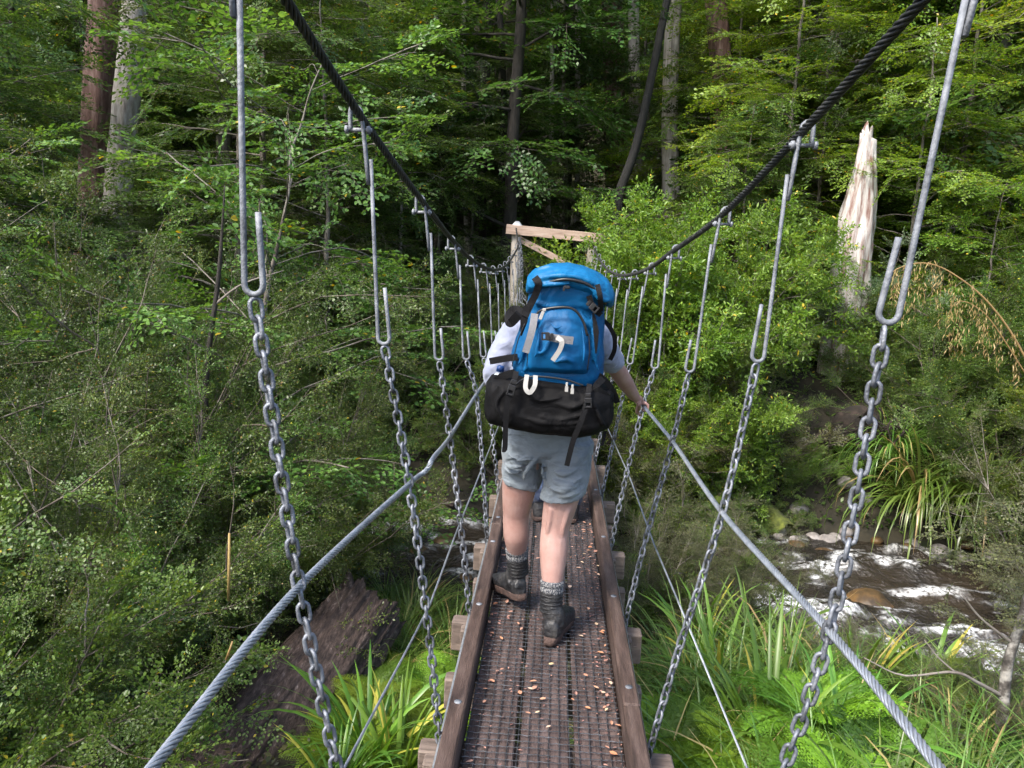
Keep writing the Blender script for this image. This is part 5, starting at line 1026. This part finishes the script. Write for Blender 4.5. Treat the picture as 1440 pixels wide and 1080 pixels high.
for i, p in enumerate(scatter(70, -24, 28, 17.5, 46, 2.2, 21, lambda x, y: abs(x) < .72 * y + 2.0 and (y > 24 or not (.06 < x / y < .17 or -.6 < x / y < -.48)))):
    k = (0, 1, 2, 1, 3)[i % 5]; plant('tall%d' % k, gpos(*p), rp_.uniform(0, 6.28), rp_.uniform(.85, 1.15), 'tall beech tree in the shaded forest beyond the bridge', 'trees of the shaded forest', 'tree', None, (M['l_bright'] if p[0] > .1 * p[1] and i % 2 else M['l_beech']) if i % 3 == 0 or (p[0] > .1 * p[1] and i % 2) or (p[0] > -.2 * p[1] and i % 4 == 1) else None)  # lighter leaf colours at right and centre paint in the sunlit foliage
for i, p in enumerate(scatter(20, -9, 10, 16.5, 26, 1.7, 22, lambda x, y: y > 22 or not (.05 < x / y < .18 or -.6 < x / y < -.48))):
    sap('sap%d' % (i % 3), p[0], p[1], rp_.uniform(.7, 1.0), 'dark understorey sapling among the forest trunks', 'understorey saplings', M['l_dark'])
for i, (x, y, k) in enumerate(((-15, 22, 1), (-13.2, 24.5, 3), (-17.5, 25, 1), (-16, 28, 0), (-19.5, 29, 1), (-21, 33, 0), (-13.5, 30, 3), (-12.4, 21, 3), (-8.2, 24, 3), (9.5, 23, 3), (12.5, 22, 3), (14.5, 25, 1), (7.2, 25, 3))):
    plant('tall%d' % k, gpos(x, y), i * 1.7, 1.0, 'tall beech tree in the shaded forest beyond the bridge', 'trees of the shaded forest', 'tree', None, M['l_beech'] if i < 8 else M['l_bright'])  # right hand trees get the lighter leaf, sunlight painted as colour
# named trunks
def bole(name, pts, r, mat, lb, cat='tree', k=28, jag=0.0, seed=0, n=60, bump=.12):
    P = spline([at(*p) for p in pts], n); base = np.array(P[0]); base[2] = float(ground_z(base[0], base[1])); P = np.concatenate([[base - (0, 0, .3)], P]) if P[0][2] > base[2] else P
    P = spline(P, n); s = np.linspace(0, 1, n); R = np.interp(s, np.linspace(0, 1, len(r)), r); t_, U, W = frames(P); th = np.arange(k) / k * 2 * np.pi; cs, sn = np.cos(th), np.sin(th)
    q = np.stack([np.repeat(cs[None] * 3, n, 0), np.repeat(sn[None] * 3, n, 0), np.repeat((s * 6)[:, None], k, 1)], -1); rr = R[:, None] * (1 + bump * 2 * fbm(q, .8, seed, 4) - bump * abs(vnoise(q * (3, 3, .7), 1.0, seed + 5)))
    V = P[:, None] + rr[..., None] * (cs[None, :, None] * U[:, None] + sn[None, :, None] * W[:, None])
    if jag:
        e = np.clip((s - .72) / .28, 0, 1)[:, None] ** 1.5; V[..., 2] += e * jag * (np.maximum(0, cs) ** 3 * 1.3 + fbm(np.stack([cs * 2.6, sn * 2.6, 0 * cs], -1), 1.0, seed + 3, 4))[None]
    o_ = np.array([base[0], base[1], base[2]]); return V - o_, o_
def bole_tree(name, pts, r, mat, lb, **kw):
    V, o_ = bole(name, pts, r, mat, lb, **kw); t = thing(name, lb, 'tree', tuple(o_)); mb = MB(); loft(mb, V); mb.build('trunk', mat, t); return t, o_
# dead white trunk on the right
m = nmat('silvered_wood', [(.17, .085, .068), (.33, .285, .262), (.47, .445, .425), (.56, .54, .52)], 3.6, .85, 1.0, 26, stretch=(4, 4, .4), detail=10, pos=(.36, .46, .56, .7)); M['snag'] = m
V, o_ = bole('dead_trunk', [(1188, 500, 14), (1197, 400, 14), (1209, 290, 14), (1221, 200, 14)], [.40, .35, .32, .28, .21, .13], m, '', jag=.30, seed=6, n=90, k=44, bump=.16)
t = thing('dead_tree', 'bleached dead tree trunk with a broken top on the right slope', 'dead tree', tuple(o_)); mb = MB(); loft(mb, V); mb.build('trunk', m, t)
t, _ = bole_tree('beech_tree', [(128, 400, 16), (133, 250, 16), (140, 100, 16), (150, -40, 16), (160, -160, 16)], [.34, .30, .28, .27, .25], M['bark_brown'], 'thick red brown beech trunk, left of the pair behind the thicket', seed=11)
t, _ = bole_tree('beech_tree', [(160, 390, 15.5), (168, 250, 15.5), (182, 100, 15.5), (192, -40, 15.5), (200, -160, 15.5)], [.30, .25, .235, .22, .21], M['bark_pale'], 'thick pale barked beech trunk, right of the pair behind the thicket', seed=12)
t, _ = bole_tree('beech_tree', [(868, 320, 17), (872, 270, 17), (893, 210, 17), (912, 130, 17), (930, 40, 17), (950, -60, 17)], [.12, .10, .09, .085, .08, .07], M['bark_black'], 'blackened leaning curved trunk with white lichen flecks above the right bushes', seed=13)
t, _ = bole_tree('beech_tree', [(945, 330, 20), (942, 200, 20), (944, 100, 20), (948, 0, 20), (950, -80, 20)], [.24, .21, .19, .18, .17], M['bark_pale'], 'straight pale trunk just right of the blackened leaning one', seed=14)
t, _ = bole_tree('beech_tree', [(905, 330, 24), (895, 200, 24), (892, 100, 24), (890, -60, 24)], [.2, .18, .17, .15], M['bark_pale'], 'thinner pale trunk seen left of the blackened leaning one', seed=15)
t, _ = bole_tree('beech_tree', [(868, 330, 26), (864, 150, 26), (862, 50, 26), (860, -60, 26)], [.36, .34, .33, .3], M['bark_brown'], 'dark red brown trunk deep in the forest above the tower', seed=16)
t, _ = bole_tree('beech_tree', [(1030, 330, 19), (1020, 150, 19), (1008, 10, 19), (1000, -80, 19)], [.28, .26, .25, .24], M['bark_brown'], 'reddish trunk at the top right of centre, mostly behind foliage', seed=17)
for i, (x, Y, r, mt) in enumerate(((773, 22, .07, 'bark_pale'), (812, 24, .09, 'bark_pale'), (655, 21, .07, 'bark_pale'), (620, 20, .09, 'bark'), (705, 19, .08, 'bark_dark'), (560, 22, .14, 'bark_dark'), (742, 25, .12, 'bark'), (520, 24, .12, 'bark_dark'), (590, 27, .16, 'bark_dark'), (675, 28, .15, 'bark_dark'), (795, 23, .08, 'bark'))):
    bole_tree('beech_pole', [(x - 6 + i % 3 * 5, 380, Y), (x, 250, Y), (x + 3 - i % 4 * 3, 120, Y), (x + 4 - i % 5 * 3, -60, Y)], [r * 1.2, r, r * .9, r * .8], M[mt], 'slender bare pole trunk standing in the dark forest above the tower', seed=30 + i, k=12)[0]['group'] = 'pole trunks of the dark forest'

# low leafy growth over the banks and the forest floor: nobody could count it
rng = np.random.default_rng(91); n = 90000; x = rng.uniform(-1, 1, n); y = 10.9 + rng.random(n) ** 1.5 * 24; x = x * (.72 * y + 1); z = ground_z(x, y); g = vnoise(np.stack([x, y, 0 * x], -1), .9, 61) + .5; ok = (z > WATER + .1) & (rng.random(n) < g * 1.5) & ~((abs(x + 1.2) < .6) & (y < 13.2) & (y > 12.4))
x, y, z, g = x[ok], y[ok], z[ok], g[ok]; h = rng.random(len(x)) ** 1.5 * (.12 + .5 * np.clip(g - .4, 0, 1)); l = rng.uniform(.04, .10, len(x)); d = rng.normal(0, 1, (len(x), 3)) * (1, 1, .4)
mb = MB(); V, Q, k = leaves_at(np.stack([x, y, z + h], -1), d, rng.normal(0, .5, (len(x), 3)) + (0, -.2, 1), l, l * .55, KITE); mb.add(V, Q, None, np.repeat(np.clip(rng.normal(.5, .2, len(x)), 0, 1), k)); mb.build('undergrowth', M['l_beech'], kind='stuff', label='low leafy growth covering the far bank and forest floor', cat='undergrowth')
n = 40000; x = rng.uniform(-6, 6.5, n); y = rng.uniform(1.5, 8.3, n); z = ground_z(x, y); ok = (z > WATER + .12); x, y, z = x[ok], y[ok], z[ok]; h = rng.random(len(x)) ** 2 * .22; l = rng.uniform(.02, .06, len(x))
mb = MB(); V, Q, k = leaves_at(np.stack([x, y, z + h], -1), rng.normal(0, 1, (len(x), 3)) * (1, 1, .5), rng.normal(0, .5, (len(x), 3)) + (0, -.2, 1), l, l * .55, KITE); mb.add(V, Q, None, np.repeat(np.clip(rng.normal(.5, .25, len(x)), 0, 1), k)); mb.build('ground_cover', M['l_litter'], kind='stuff', label='dull leaves and litter on the near bank under the bridge', cat='ground cover')

rng = np.random.default_rng(17)
t, o_ = bole_tree('slim_tree', [(284, 690, 6.1), (287, 600, 6.1), (293, 500, 6.1), (306, 400, 6.1), (312, 330, 6.1), (316, 260, 6.1)], [.030, .026, .022, .018, .012, .004], M['bark_dark'], 'slim dark lichened trunk standing inside the left thicket', seed=51, k=12, bump=.1)
for Q_, r_ in (([(286, 570, 6.1), (262, 540, 6.05), (250, 520, 6.0)], .014), ([(285, 655, 6.1), (320, 640, 6.0), (352, 612, 6.0)], .014), ([(300, 430, 6.1), (340, 400, 6.1), (400, 380, 6.15)], .011)):
    mb = MB(); P = spline([at(*q) for q in Q_], 12); tube(mb, P - o_, np.linspace(r_, .004, 12), 6); mb.build('branch', M['twig_pale'], t)
c = at(321, 845, 3.4); mb = MB(); tube(mb, np.array([at(321, 845, 3.4), at(322, 800, 3.4), at(322.5, 750, 3.4)]) - c, [.006, .007, .005], 6); o = mb.build('straw_stalk', M['l_straw'], label='straight straw coloured stalk caught upright in the left bushes', cat='stalk'); o.location = tuple(c)
c = at(318, 928, 3.2); mb = MB(); tube(mb, np.array([at(318, 928, 3.2), at(327, 902, 3.2)]) - c, [.006, .004], 6); o = mb.build('straw_stalk', M['l_straw'], label='short slanting straw stalk below the upright one', cat='stalk'); o.location = tuple(c)

rng = np.random.default_rng(92); n = 45000; y = rng.uniform(33, 64, n); x = rng.uniform(-1, 1, n) * (.74 * y + 2); z = ground_z(x, y); h = rng.random(n) ** 1.5 * 1.3; l = rng.uniform(.14, .34, n)
mb = MB(); V, Q, k = leaves_at(np.stack([x, y, z + h], -1), rng.normal(0, 1, (n, 3)) * (1, 1, .4), rng.normal(0, .5, (n, 3)) + (0, -.3, 1), l, l * .6, KITE); mb.add(V, Q, None, np.repeat(np.clip(rng.normal(.5, .2, n), 0, 1), k)); mb.build('hillside_undergrowth', M['l_dark'], kind='stuff', label='leafy undergrowth on the far hillside behind the trees', cat='undergrowth')
